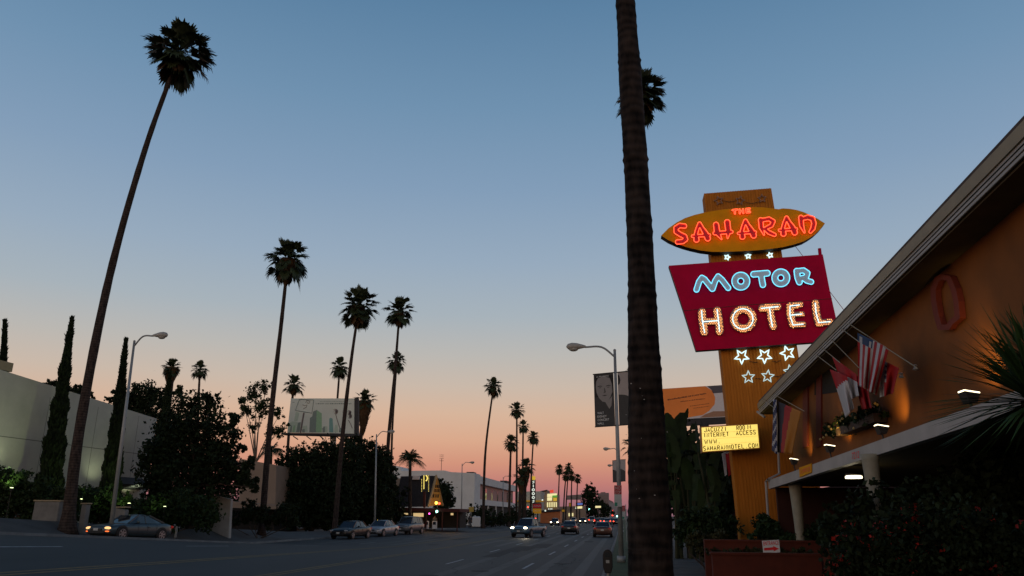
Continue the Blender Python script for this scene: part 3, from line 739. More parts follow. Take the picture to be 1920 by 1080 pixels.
# ---------------------------------------------------------------- flags
FC = {'red': (.36, .012, .014), 'white': (.46, .45, .45), 'blue': (.02, .03, .10), 'black': (.03, .025, .035), 'gold': (.42, .16, .015), 'green': (.02, .09, .03), 'navy': (.02, .05, .12)}
for k, c in FC.items(): mat('cloth_'+k, c, .85, .08, 5)
FM = [MATS['cloth_'+k] for k in FC]; FI = {k: i for i, k in enumerate(FC)}
def flag(label, q, X, pole, fcol, nu=26, nv=20, amp=.07, waves=3.0, ph=0, sag=0):
    pa, pb = PX(*pole[0], X-.02), PX(*pole[1], X-.35 if len(pole) < 3 else X-pole[2])
    pa = PX(*pole[0], XE+.02)
    t = thing('flag', label, 'flag', tuple(pa), 'flags under the motel eave')
    MB().tube([pa, pb], .010, 6).build('flagpole', MATS['trim'], t)
    V = []; Q = []; MI = []
    for j in range(nv+1):
        for i in range(nu+1):
            u, v = i/nu, j/nv; a, b = bil(q, u, v)
            dx = amp*math.sin(u*waves*math.pi*2+ph+v*1.2)*(.25+v)
            p = PX(a+.6*math.sin(u*9+v*5+ph)*v, b+sag*math.sin(u*math.pi*waves+ph)*v, X+dx); V.append(p)
    for j in range(nv):
        for i in range(nu):
            k = j*(nu+1)+i; Q.append((k, k+1, k+nu+2, k+nu+1)); MI.append(FI[fcol((i+.5)/nu, (j+.5)/nv)])
    o = np_mesh('cloth', [tuple(v) for v in V], Q, FM, t, MI)
    sm = o.modifiers.new('thickness', 'SOLIDIFY'); sm.thickness = .004
    return t
XF = 5.12
flag('stars and stripes flag hanging from the eave, red and white stripes', [(1608, 624), (1667, 653), (1643, 741), (1609, 722)], XF-.02, ((1577, 616), (1612, 642)),
     lambda u, v: ('white' if (int(u*13) % 4 == 1 and int(v*20) in (1, 2)) else 'navy') if (u < .5 and v < .17) else ('red' if int(u*11) % 2 == 0 else 'white'), nu=44, nv=24, waves=2.2)
flag('white and red flag, lower left of the pair behind the striped flag', [(1556, 692), (1588, 705), (1601, 766), (1586, 783)], XF+.10, ((1530, 665), (1568, 694)), lambda u, v: 'red' if v < .42-.3*u else 'white', waves=1.2)
flag('red topped white flag hanging between its neighbour and the striped flag', [(1560, 668), (1606, 702), (1610, 742), (1590, 752)], XF+.22, ((1541, 652), (1575, 680)), lambda u, v: 'red' if v < .35 else 'white', waves=1.6)
flag('plain red flag furled just below the striped flag', [(1596, 698), (1625, 715), (1634, 765), (1617, 768)], XF+.30, ((1558, 636), (1611, 690)), lambda u, v: 'red', waves=1.5)
flag('red and white flag with striped hoist, partly hidden behind the striped flag', [(1648, 672), (1686, 690), (1674, 738), (1650, 745)], XF+.16, ((1590, 606), (1720, 690)), lambda u, v: 'white' if u < .30 else (('navy' if int(v*12) % 2 else 'white') if .30 <= u < .42 and v < .6 else 'red'), waves=1.5)
flag('black, red and gold tricolour flag hanging diagonally at the far end', [(1458, 752), (1502, 772), (1484, 852), (1458, 848)], XF+.02, ((1454, 741), (1508, 771)), lambda u, v: 'black' if u < .33-.1*v else ('red' if u < .62-.2*v else 'gold'), waves=1.2, amp=.04)
flag('narrow furled blue and white flag at the end of the eave', [(1450, 748), (1456, 750), (1457, 852), (1448, 845)], XF-.05, ((1428, 748), (1452, 765)), lambda u, v: 'blue' if (int(v*14+u*3) % 3) else 'white', nu=8, waves=1, amp=.02)
# flower box
bx0 = PX(1572, 803, XW-.28); bx1 = PX(1640, 783, XW-.28)
t = thing('flower_box', 'dark flower box with trailing plants on the motel wall behind the flags', 'planter', tuple((bx0+bx1)/2))
m = MB(); zc = (bx0.z+bx1.z)/2; m.box2((XW-.3, bx1.y, zc-.14), (XW-.02, bx0.y+.2, zc+.06)); m.build('box', mat('box_wood', (.05, .03, .02), .8, .3), t)
bl = [(XW-.18, bx1.y+(bx0.y+1-bx1.y)*u, zc+.12+random.uniform(-.05, .1), .2, .4, .22) for u in np.linspace(0, 1, 7)]
V, Q = leaf_cloud(bl, 1100, .12, 5, .5); np_mesh('plants', V, Q, MATS['foliage'], t)
g = random.Random(3)
for i in range(24):
    b = g.choice(bl); m = MB(); m.ball((b[0]-.15+g.uniform(-.1, .1), b[1]+g.uniform(-.5, .5), b[2]+g.uniform(-.2, .3)), .035, 6, 4); m.build('flower', mat('petal_pale', (.4, .3, .12), .7, .3), t)
# white spikes / cut leaves decor
for i, (x, y) in enumerate(((1690, 703), (1716, 688))):
    c = PX(x, y, XW-.15); t = thing('wall_ornament', ['small pale bracket ornament on the motel wall, lower of two', 'small pale bracket ornament on the motel wall, upper of two'][i], 'ornament', tuple(c))  # pale bracket ornament, holds no lamp
    m = MB(); m.tube([c+Vector((.13, .3, .06)), c], .012, 5); m.build('arm', MATS['trim_white'], t)
    m = MB(); m.lathe(c, [(.02, .05), (.05, .03), (.02, 0), (.06, -.05), (.01, -.07)], 6); m.build('finial', MATS['trim_white'], t)
# ================================================================ planter walls, entrance sign, plants right
mat('terracotta', (.095, .017, .007), .85, .2, 2, .2)
t = thing('planter_wall', 'low terracotta planter wall below the pole sign with a rounded end', 'wall', (5.5, 26, .05))
def G0(px, py, z=.13):
    d = ray(px, py); k = (z-EYE)/d.z; return Vector((d.x*k, d.y*k, z))
YP = 25.5
wl = P(1335, 1035, YP); wr = P(1500, 1035, YP)
m = MB(); zt = P(1420, 1041, YP).z
m.box2((wl.x, YP, .13), (wr.x+.6, YP+.3, zt)); m.box2((wl.x-.05, YP-.05, zt), (wr.x+.6, YP+.35, zt+.07)); m.build('front_wall', MATS['terracotta'], t)
m = MB(); z2 = zt+.35; m.box2((wl.x-.1, YP+1.2, .13), (wr.x+1.5, YP+1.45, z2)); m.box2((wl.x-.1, YP+1.15, z2), (wr.x+1.5, YP+1.5, z2+.06)); m.build('upper_wall', MATS['terracotta'], t)
m = MB(); pts = []
for i in range(13):
    a = math.pi*i/12; pts.append(Vector((wr.x+.6+.9*math.sin(a)*.8, YP-.3-.9*math.cos(a)+.3, .13)))
for a, b in zip(pts[:-1], pts[1:]): m.prism([a, b, b+Vector((0, 0, zt+.02)), a+Vector((0, 0, zt+.02))], (-.14, .05, 0))
m.build('rounded_end', MATS['terracotta'], t)
V, Q = leaf_cloud([(wl.x+1.2, YP+.75, zt+.03, 1.4, .4, .16), (wr.x-.6, YP+.75, zt+.03, 1.4, .4, .16)], 1800, .14, 9, .4)
tag(np_mesh('ground_cover', V, Q, MATS['foliage_olive']), 'low ground cover plants between the two terracotta planter walls', 'plants', kind='stuff')
t = thing('entrance_sign', 'small white entrance sign with a red arrow standing in the planter', 'sign', tuple(P(1446, 1040, YP+.6)))
YE = YP-.02+.5; mat('sign_face', (.72, .72, .72), .6, .04)
m = MB(); m.prism([P(*p, YE) for p in ((1429, 1014), (1460.5, 1012), (1463, 1035.5), (1431.5, 1037.5))], (0, .03, 0)); m.build('board', MATS['sign_face'], t)
m = MB(); text_px(m, 'ENTRANCE', [(1431, 1015.5), (1460, 1013.5), (1460.6, 1021), (1431.6, 1023)], YE-.006, offset=.01)
m.poly([P(*p, YE-.006) for p in ((1432.5, 1027.5), (1450, 1026), (1449.6, 1023.6), (1460.5, 1029), (1451, 1033.6), (1450.6, 1031), (1433, 1032.4))]); m.build('lettering', MATS['red_letter'], t)
m = MB(); 
for x in (1433, 1460): 
    p = P(x, 1036, YE+.03); m.tube([p, Vector((p.x, p.y, .2))], .02, 5)
m.build('post', MATS['lamp_black'], t)
# bushes on the right
def bush(name, label, Y, pxb, n, size, mt='foliage_dark', seed=1, flowers=0, fm=None, clump=.35, cat='bush', group=None, dr=.8):
    bl = crown_blobs(pxb, Y, dr); cx = np.mean([b[0] for b in bl]); 
    t = thing(name, label, cat, (float(cx), Y, H(cx, Y)+.05), group)
    V, Q = leaf_cloud(bl, n, size, seed, clump); ml_ = [0]*n
    m = MB(); g = random.Random(seed)
    for b in bl:
        m.tube([Vector((float(cx), Y, H(cx, Y))), Vector((b[0], b[1], (b[2]+H(cx, Y))/2)), Vector(b[:3])], [.04, .03, .015], 5)
    m.build('stems', MATS['bark'], t)
    if flowers:
        m = MB()
        for i in range(flowers):
            b = g.choice(bl); d = Vector((g.gauss(0, 1), -abs(g.gauss(0, 1)), g.gauss(.2, 1))).normalized()
            c = Vector(b[:3])+Vector((d.x*b[3], d.y*b[4], d.z*b[5]))*g.uniform(.75, 1.12)
            for q in range(g.randint(2, 7)):
                e = c+Vector((g.gauss(0, .035), g.gauss(0, .035), g.gauss(0, .03))); s = g.uniform(.012, .03)
                m.v += [tuple(e+Vector((g.uniform(-s, s), g.uniform(-s, s), g.uniform(-s, s)))*1.6) for _ in range(4)]
        V = np.concatenate([V, np.array(m.v)]); k_ = len(m.v)//4; Q = np.arange(len(V)).reshape(-1, 4); ml_ += [1]*k_
    np_mesh('foliage', V, Q, [MATS[mt], fm or MATS['petal_red']], t, ml_)
    return t
mat('petal_red', (.32, .015, .008), .7, .35, 9, emit=None)
bush('flowering_bush', 'wide dark bush dotted with red flowers in the bottom right corner', 12.5, [(1640, 1050, 75, 62), (1740, 1030, 95, 75), (1850, 1040, 90, 70), (1580, 1070, 35, 25), (1700, 1000, 45, 36)], 15000, .09, seed=3, flowers=95)
bush('hedge', 'tall dark feathery hedge in front of the motel columns', 16.5, [(1600, 985, 50, 48), (1685, 975, 70, 58), (1770, 960, 80, 64), (1855, 945, 85, 95), (1560, 1005, 34, 34), (1725, 930, 40, 26), (1930, 950, 80, 120), (1820, 1010, 120, 50)], 15000, .16, 'foliage_dark', seed=4)
bush('bush', 'low dark clipped shrub beside the pavement, left of the pole sign base', 31, [(1290, 1000, 32, 24), (1325, 985, 34, 32), (1350, 1010, 28, 30), (1360, 985, 26, 26), (1305, 975, 25, 24)], 5200, .16, 'foliage', seed=5)
bush('bush', 'reddish hedge in front of the clipped shrub next to the walking person', 28.5, [(1310, 1015, 22, 18), (1345, 1022, 22, 22), (1325, 1030, 18, 14)], 2200, .14, mt='foliage_olive', seed=6)
bush('bush', 'dark low bush at the foot of the white columns behind the planter wall', 27.6, [(1500, 1012, 30, 20), (1545, 1005, 30, 26), (1470, 1024, 20, 12), (1520, 1022, 40, 14)], 4200, .14, 'foliage', seed=18)
bush('bush', 'small spiky shrub at the foot of the pole sign', 29.5, [(1435, 985, 22, 22), (1455, 1003, 26, 20), (1420, 1005, 16, 14)], 2200, .18, 'foliage', seed=8)
# spiky yucca at the right edge
t = thing('yucca', 'large spiky yucca with long thin leaves at the right edge', 'plant', (P(1950, 985, 7).x, 7, .13))
c = P(1945, 752, 7); m = MB(); g = random.Random(5)
for i in range(230):
    a = g.uniform(0, 6.283); el = math.asin(g.uniform(-.5, 1)); d = Vector((math.cos(a)*math.cos(el), math.sin(a)*math.cos(el), math.sin(el)))
    L = g.uniform(.68, .92); s = d.cross(Vector((0, 0, 1))).normalized()*.019; b = c+d*.06; dz = Vector((0, 0, -.10*math.cos(el)*g.uniform(.3, 1.2)))
    u_ = s.cross(d).normalized()*.006
    m.add([b-s, b+s, b+d*L*.5+s*.9+dz*.2+u_, b+d*L*.5-s*.9+dz*.2+u_, b+d*L*.8+dz*.6, b+d*L+dz], [(0, 1, 2, 3), (3, 2, 4), (3, 4, 5), (2, 5, 4)])
m.build('leaves', mat('yucca_leaf', (.022, .055, .014), .6, .3, 2., spec=.3), t)
m = MB(); m.tube([(c.x, 7, .1), (c.x-.03, 7, 1.6), tuple(c)], [.16, .12, .12], 10); m.build('trunk', MATS['palm_bark'], t, smooth=True)
c2_ = P(1915, 690, 7.6); t = thing('yucca', 'upper spiky yucca head rising behind the first at the right edge', 'plant', (c2_.x+.1, 7.6, .13))
m = MB()
for i in range(160):
    a = g.uniform(0, 6.283); el = math.asin(g.uniform(-.1, 1)); d = Vector((math.cos(a)*math.cos(el), math.sin(a)*math.cos(el), math.sin(el)))
    L = g.uniform(.5, .68); s = d.cross(Vector((0, 0, 1))).normalized()*.019; b = c2_+Vector((.18, 0, 0))+d*.06
    m.add([b-s, b+s, b+d*L*.5+s*.9, b+d*L*.5-s*.9, b+d*L], [(0, 1, 2, 3), (3, 2, 4)])
m.build('leaves', mat('yucca_leaf', (.022, .055, .014), .6, .3, 2., spec=.3), t)
m = MB(); m.tube([(c2_.x+.1, 7.6, .1), (c2_.x+.18, 7.6, c2_.z)], [.15, .1], 10); m.build('trunk', MATS['palm_bark'], t, smooth=True)
# giant bird of paradise clumps
def banana(label, Y, bx, tops, seed, by=None):
    X = XatY(bx, Y); t = thing('banana_plant', label, 'plant', (X, Y, .1), 'broad leaved plants behind the big palm trunk'); g = random.Random(seed)
    ml = MB(); ms = MB()
    for (tx, ty, L) in tops:
        tip = P(tx, ty, Y+g.uniform(-.5, .5)); b = Vector((X+g.uniform(-.5, .5), Y+g.uniform(-.4, .4), .1)); k = Y/F; Lm = L*k
        d = (tip-b).normalized(); st = tip-d*Lm; sd = Vector((math.cos(g.uniform(-.8, .8)), math.sin(g.uniform(-.8, .8)), 0)); sd = (sd-d*sd.dot(d)).normalized()
        ms.tube([b, b.lerp(st, .6)+Vector((0, 0, .0)), st], [.10, .06, .03], 6)
        N = 9; nr = d.cross(sd); row = []
        lean = Vector((g.uniform(-.25, .25), g.uniform(-.2, .1), 0))*Lm
        for i in range(N+1):
            u = i/N; c = st+d*Lm*u+lean*u*u-Vector((0, 0, 1))*.10*Lm*u**3; w = Lm*.17*math.sin(math.pi*min(1, (u*.93+.05)))**.6
            row.append((c-sd*w+nr*w*.35, c, c+sd*w+nr*w*.35))
        for i in range(N):
            a, b2 = row[i], row[i+1]
            if g.random() < .85: ml.poly([a[0], a[1], b2[1], b2[0].lerp(b2[1], g.uniform(0, .2))])
            if g.random() < .85: ml.poly([a[1], a[2], b2[2].lerp(b2[1], g.uniform(0, .2)), b2[1]])
    ml.build('leaves', MATS['foliage'], t); ms.build('stems', MATS['foliage_olive'], t)
g = random.Random(11)
banana('tallest broad leaved plant, its blades rising before the orange billboard', 38, 1285, [(1252, 765, 85), (1266, 757, 95), (1275, 772, 80), (1262, 790, 90), (1284, 800, 90), (1248, 800, 80), (1270, 840, 95), (1290, 850, 80), (1255, 870, 80), (1300, 880, 80), (1310, 810, 60)], 1)
banana('broad leaved plant left of the lit reader board', 35, 1325, [(1295, 782, 65), (1318, 800, 75), (1335, 830, 70), (1345, 860, 70), (1310, 850, 80), (1300, 890, 80), (1352, 890, 70), (1330, 900, 80), (1320, 880, 80)], 2)
tree('tree', 'dark leafy mass behind the broad leaved plants left of the pole sign', 42, 1310, [(1300, 880, 48, 70), (1345, 900, 42, 70), (1275, 930, 40, 60), (1330, 950, 50, 45), (1360, 860, 22, 40)], 9000, .3, seed=12, tr=.12)
# red annexe behind the pylon
t = thing('annexe', 'dark red annexe building behind the pole sign with a white trim', 'building', (7.3, 46, .05))
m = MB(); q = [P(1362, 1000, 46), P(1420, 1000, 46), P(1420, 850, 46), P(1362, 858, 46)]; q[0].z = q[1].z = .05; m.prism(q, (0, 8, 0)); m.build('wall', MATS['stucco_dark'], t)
m = MB(); m.prism([P(*p, 45.9) for p in ((1372, 915), (1386, 912), (1386, 926), (1372, 929))], (0, .08, 0)); m.prism([P(*p, 45.9) for p in ((1371, 880), (1374, 880), (1377, 948), (1374, 948))], (0, .08, 0)); m.build('trim', MATS['trim_white'], t)
for i, (x, col, lb) in enumerate(((1357, 'white', 'small white flag hanging in the gap left of the pylon'), (1364, 'red', 'small red flag hanging in the gap left of the pylon'))):
    t = thing('small_flag', lb, 'flag', tuple(P(x, 850, 36)))
    m = MB()
    a = [P(x-4, 850, 36), P(x+4, 848, 36.1), P(x+6, 890, 36), P(x+2, 893, 36.1)]; m.prism(a, (0, .01, 0)); m.build('cloth', MATS['cloth_'+col], t)
    m = MB(); m.tube([P(x-5, 846, 36), P(x+8, 851, 36)], .015, 5); m.build('flagpole', MATS['trim_white'], t)
# ================================================================ big foreground palm
Yb = 10.0
cp = [(1220, 1080, 87), (1219.5, 1000, 85), (1214, 850, 73), (1208.5, 700, 64), (1202, 500, 51), (1191.5, 300, 45), (1182, 150, 44), (1172.5, 0, 35)]
pts = []; rr = []
for x, y, w in cp:
    a = P(x-w/2, y, Yb); b = P(x+w/2, y, Yb); pts.append((a+b)/2); rr.append((b-a).length/2*math.cos(math.atan(.0)))
d = (pts[-1]-pts[-3]).normalized()
pts.insert(0, Vector((pts[0].x+.0, Yb, .1))); rr.insert(0, rr[0]*1.15)
for k in (3, 7): pts.append(pts[7+1]+d*k); rr.append(rr[8]*.97)
cpts = curve_pts(pts, 260); n_ = 48; V = []; Q = []; g = random.Random(4)
ringj = 0
from mathutils import noise as MN
for i, p in enumerate(cpts):
    u = i/260*(len(rr)-1); s = min(int(u), len(rr)-2); r_ = rr[s]+(rr[s+1]-rr[s])*(u-s)
    ring = .007*((i % 3 == 0)*1.0)*(1+math.sin(i*1.7)+math.sin(i*.37))
    for j in range(n_):
        a = 2*math.pi*j/n_
        q = r_*(.985+.05*MN.noise(Vector((math.cos(a)*1.2, math.sin(a)*1.2, p.z*1.3)))+.03*MN.noise(Vector((math.cos(a)*5, math.sin(a)*5, p.z*2.2))))+ring*.8*(0.6+MN.noise(Vector((a*2, p.z*3, 3))))+.004*MN.noise(Vector((math.cos(a)*9, math.sin(a)*9, p.z*14)))
        V.append((p.x+q*math.cos(a), p.y+q*math.sin(a), p.z))
for i in range(len(cpts)-1):
    for j in range(n_): Q.append((i*n_+j, i*n_+(j+1) % n_, (i+1)*n_+(j+1) % n_, (i+1)*n_+j))
t = thing('fan_palm', 'huge dark palm trunk in the foreground cutting the picture from top to bottom', 'palm tree', (pts[0].x, Yb, .1), 'tall fan palms along the street')
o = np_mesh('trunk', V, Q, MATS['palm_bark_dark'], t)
o = link('crown', CROWNS[0], t); o.location = cpts[-1]-Vector((pts[0].x, Yb, .1)); o.scale = (1.9, 1.9, 1.7)
m = MB(); g = random.Random(9)
for i in range(16):      # staples and paper scraps nailed to the bark
    z_ = g.uniform(2.0, 4.0); a = g.uniform(-2.6, -.5); s = g.uniform(.004, .011)
    c = Vector((pts[0].x, Yb, z_)); q = min(cpts, key=lambda v: abs(v.z-z_)); r_ = .315
    c = Vector((q.x+r_*math.cos(a), q.y+r_*math.sin(a), z_)); m.box(c, (s*1.6, s, s))
m.build('paper_scraps', MATS['trim_white'], t)
# ================================================================ right kerb furniture
mat('galvanised', (.26, .28, .28), .5, .15, 2, metal=.3); mat('lamp_head', (.34, .34, .31), .5, .1); mat('lamp_glass', (.30, .30, .27), .2, .1)
def street_lamp(label, X, Y, top_px, arm_px, head_px, r=.09, group='street lamps along both kerbs', flip=1):
    z0 = H(X, Y)+.13; t = thing('street_lamp', label, 'street lamp', (X, Y, z0), group); k = Y/F
    top = P(*top_px, Y); base = Vector((X, Y, z0))
    m = MB(); m.tube([base, base+Vector((0, 0, .25))], r*1.9, 10); m.tube([base+Vector((0, 0, .25)), base.lerp(top, .5), top], [r*1.15, r*.9, r*.62], 10); m.ball(top, r*.7, 8, 5); m.build('pole', MATS['galvanised'], t, smooth=True)
    a0 = top-Vector((0, 0, .3)); hd = P(*head_px, Y); mid = P(*arm_px, Y)
    m = MB(); m.tube(curve_pts([a0, mid, hd], 12), [.045]*13, 7); m.build('arm', MATS['galvanised'], t, smooth=True)
    s = 1 if head_px[0] > top_px[0] else -1; m = MB(); 
    prof = [(0, .05), (.15, .09), (.4, .15), (.62, .17), (.8, .13), (.88, .03)]
    m.tube([hd+Vector((s*a-.05*s, 0, .03+.02*math.sin(a*3))) for a, _ in prof], [b for _, b in prof], 10); hb = m.build('lamp_head', MATS['lamp_head'], t, smooth=True)
    m = MB(); m.ball(hd+Vector((s*.50, 0, -.08)), (.22, .13, .11), 10, 6); m.build('lens', MATS['lamp_glass'], t, smooth=True)
    return t
street_lamp('tall street lamp with banners at the right kerb beside the big palm trunk', XatY(1163, 34), 34, (1152.5, 657), (1128, 651), (1096, 651), r=.10)
street_lamp('second street lamp on the right kerb seen behind the bannered one', XatY(1166, 92), 92, (1160, 842), (1152, 841), (1144, 842), r=.10)
street_lamp('third and farthest street lamp on the right kerb', XatY(1167, 122), 122, (1161, 872), (1154, 872), (1149, 873), r=.10)
# banners
mat('banner_dark', (.05, .052, .052), .8, .08); mat('banner_grey', (.34, .32, .31), .8, .05); mat('banner_face', (.24, .235, .23), .8, .05); mat('banner_hair', (.018, .018, .018), .8, .1); mat('banner_text', (.7, .74, .72), .7, 0)
mat('banner_shade', (.10, .10, .095), .8, .05)
def banner(label, Y, q, side, text=True):
    c = P(*q[0], Y); t = thing('banner', label, 'banner', tuple(c)); F_ = lambda u, v, d=0.: P(*bil(q, u, v), Y-d)
    m = MB(); m.prism([F_(0, 0), F_(1, 0), F_(1, 1), F_(0, 1)], (0, .02, 0)); m.build('cloth', MATS['banner_dark' if side == 0 else 'banner_grey'], t)
    m = MB(); m.tube([F_(-.04, -.005), F_(1.05, -.005)], .025, 6); m.tube([F_(-.02, 1.005), F_(1.05, 1.005)], .025, 6); m.build('bracket', MATS['lamp_black'], t)
    def blob(pts, mt, d, name='portrait'): MB().poly([F_(u, v, d) for u, v in pts]).build(name, MATS[mt], t)
    if side == 0:
        blob([(.03, .03), (.97, .03), (.97, .42), (.03, .44)], 'banner_hair', .004)
        blob([(.12, .14), (.22, .075), (.55, .05), (.80, .09), (.90, .2), (.92, .36), (.80, .46), (.70, .52), (.55, .545), (.40, .53), (.24, .46), (.13, .36), (.09, .25)], 'banner_face', .008)
        for u in (.30, .72):
            blob([(u-.12, .235), (u, .222), (u+.12, .232), (u+.11, .242), (u, .236), (u-.11, .246)], 'banner_hair', .012); blob([(u-.08, .262), (u, .256), (u+.08, .262), (u, .270)], 'banner_hair', .012)
        blob([(.50, .27), (.54, .27), (.60, .355), (.54, .37), (.46, .365), (.50, .35)], 'banner_shade', .012); blob([(.38, .415), (.52, .408), (.68, .413), (.53, .426)], 'banner_hair', .012)
        blob([(.55, .545), (.72, .51), (.90, .44), (.85, .62), (.74, .68), (.62, .6)], 'banner_face', .007)
        m = MB()
        for i, (s, w) in enumerate((('WALT', .32), ('DISNEY', .46), ('CONCERT', .58), ('HALL', .32))):
            v0 = .725+i*.066; text_fn(m, s, lambda u, v: F_(.13+u*w, v0+v*.042, .012))
        for u0, w in ((.14, .09), (.27, .5)): text_fn(m, 'LA' if w < .1 else 'PHILHARMONIC', lambda u, v: F_(u0+u*w, .035+v*.025, .012))
        m.build('lettering', MATS['banner_text'], t)
    else:
        blob([(.02, .42), (.3, .43), (.6, .47), (.98, .55), (.98, .995), (.02, .995)], 'banner_dark', .004)
        blob([(.02, .03), (.10, .07), (.14, .15), (.10, .22), (.02, .24)], 'banner_hair', .004)
    return t
banner('black and white portrait banner left of the near lamp post', 33.9, [(1113, 702.5), (1150, 699), (1153.5, 797.5), (1116, 800)], 0)
banner('grey banner with a dark lower half right of the near lamp post', 33.9, [(1157.5, 698.5), (1194, 695), (1197, 794.5), (1161, 797)], 1)
banner('dark portrait banner on the second lamp post', 91.9, [(1148, 864), (1158.5, 862.5), (1159, 904), (1149, 904)], 1)
banner('pale banner right of the second lamp post', 91.9, [(1162, 862), (1173, 861.5), (1173, 902), (1162, 903)], 1)
# parking notice on lamp post
mat('sign_red', (.36, .015, .02), .6, .1); mat('sign_white', (.42, .44, .42), .6, .1); mat('sign_green', (.02, .20, .13), .6, .1)
for lb, x0, y0, x1, y1, Y in (('red, white and green parking sign on the near lamp post', 1151.5, 910, 1165.5, 950, 33.7), ('small red parking sign on the second lamp post, partly hidden', 1165, 948, 1172, 974, 60)):
    t = thing('parking_sign', lb, 'sign', tuple(P(x0, y1, Y)))
    h_ = y1-y0
    m = MB(); m.prism([P(x0, y0, Y), P(x1, y0-.3, Y), P(x1+.2, y1, Y), P(x0+.3, y1, Y)], (0, .012, 0)); m.build('plate', MATS['sign_white'], t)
    m = MB(); m.prism([P(x0+.3, y0+.4, Y-.004), P(x1-.2, y0+.2, Y-.004), P(x1-.1, y0+h_*.42, Y-.004), P(x0+.4, y0+h_*.42, Y-.004)], (0, .003, 0)); m.build('red_panel', MATS['sign_red'], t)
    m = MB(); m.prism([P(x0+1, y1-h_*.2, Y-.004), P(x0+6, y1-h_*.2, Y-.004), P(x0+6, y1-1, Y-.004), P(x0+1, y1-1, Y-.004)], (0, .003, 0)); m.build('green_panel', MATS['sign_green'], t)
    m = MB()
    for k, s in enumerate(('NO', 'STOP')): text_px(m, s, [(x0+2, y0+2+k*h_*.2), (x1-2, y0+2+k*h_*.2), (x1-2, y0+2+k*h_*.2+h_*.15), (x0+2, y0+2+k*h_*.2+h_*.15)], Y-.009)
    m.build('lettering', MATS['sign_white'], t)
    if Y > 50: 
        p = P(x1+1, y0-2, Y+.05); MB().tube([(p.x, p.y, .1), tuple(p)], .03, 6).build('post', MATS['galvanised'], t)
# parking meter
Ym = 14.5; c = P(1139.5, 1052, Ym); t = thing('parking_meter', 'dark domed parking meter at the kerb left of the big palm trunk', 'parking meter', (c.x, Ym, .13))
m = MB(); m.tube([(c.x, Ym, .1), (c.x, Ym, c.z-.17)], .03, 10); m.build('post', MATS['galvanised'], t)
def slab(mb, pts, y0, y1): mb.prism([Vector((c.x+a, y0, c.z+b)) for a, b in pts], (0, y1-y0, 0))
m = MB(); slab(m, [(-.055, -.20), (.055, -.20), (.085, -.10), (.085, .10), (.07, .16), (.035, .195), (0, .205), (-.035, .195), (-.07, .16), (-.085, .10), (-.085, -.10)], Ym-.07, Ym+.07); m.build('housing', mat('meter_black', (.010, .010, .011), .5, .1, spec=.3), t, bevel=.012)
m = MB(); slab(m, [(-.045, .07), (.045, .07), (.045, .13), (.02, .155), (-.02, .155), (-.045, .13)], Ym-.076, Ym-.071); m.build('display', MATS['glass_dark'], t)
m = MB(); slab(m, [(-.03, -.03), (.03, -.03), (.03, .02), (-.03, .02)], Ym-.076, Ym-.071); m.build('coin_slot', MATS['galvanised'], t)
# right-hand billboard behind the plants
YB = 60; t = thing('billboard', 'orange and white billboard behind the broad leaved plants left of the pylon', 'billboard', (XatY(1310, YB), YB, .1))
mat('ad_orange', (.92, .27, .05), .7, .1, .4); mat('ad_peach', (.55, .26, .10), .7, .08, .4); mat('ad_white', (.66, .63, .62), .7, .06); mat('ad_grey', (.10, .09, .10), .7, .05); mat('ad_ink', (.16, .05, .02), .7, 0); mat('ad_tan', (.36, .2, .12), .7, .1); mat('steel_dark', (.03, .03, .032), .7, .1)
def ppoly(mb, pxs, Y, d=.05): mb.prism([P(*p, Y) for p in pxs], (0, d, 0))
m = MB(); ppoly(m, [(1210, 731), (1368, 721), (1375, 781), (1210, 789)], YB, .3); m.build('panel', MATS['ad_white'], t)
m = MB(); m.poly([P(*p, YB-.006) for p in ((1210, 731.5), (1322, 724), (1336, 733), (1341, 746), (1340, 758), (1330, 770), (1318, 778), (1300, 781), (1285, 784), (1210, 789))]); m.build('orange_shape', MATS['ad_orange'], t)
m = MB(); m.poly([P(*p, YB-.006) for p in ((1326, 724), (1367, 721.5), (1368.5, 735), (1337, 737.5), (1334, 731))]); m.build('dark_band', MATS['ad_grey'], t)
m = MB(); m.poly([P(*p, YB-.006) for p in ((1322, 777), (1338, 771), (1373, 771), (1374, 780), (1312, 783))]); m.build('tan_band', MATS['ad_tan'], t)
m = MB()
g = random.Random(2)
def scribble(mb, x0, y0, x1, y1, h, Y, k, fnp=None):
    x = 0; 
    while x < 1:
        w = g.uniform(.5, 1.)*k; u1 = min(1, x+w); a = (x0+(x1-x0)*x, y0+(y1-y0)*x); b = (x0+(x1-x0)*u1, y0+(y1-y0)*u1); hh = h*g.uniform(.6, 1)
        mb.poly([P(a[0], a[1], Y), P(b[0], b[1], Y), P(b[0], b[1]-hh, Y), P(a[0], a[1]-hh, Y)]); x = u1+k*.35*(1 if g.random() < .8 else 2)
scribble(m, 1252, 751, 1324, 739, 3.0, YB-.012, .03); scribble(m, 1276, 754, 1322, 748, 2.0, YB-.012, .04); scribble(m, 1294, 762, 1330, 757, 1.2, YB-.012, .05); scribble(m, 1300, 766, 1330, 762, 1.2, YB-.012, .05)
m.build('lettering', MATS['ad_ink'], t)
m = MB(); ppoly(m, [(1210, 789), (1375, 781), (1376, 793), (1210, 802)], YB+.05, .5); m.build('walkway', MATS['steel_dark'], t)
m = MB(); p = P(1320, 790, YB+.3); m.tube([(p.x, p.y, .1), tuple(p)], .35, 12); m.build('post', MATS['steel_dark'], t)
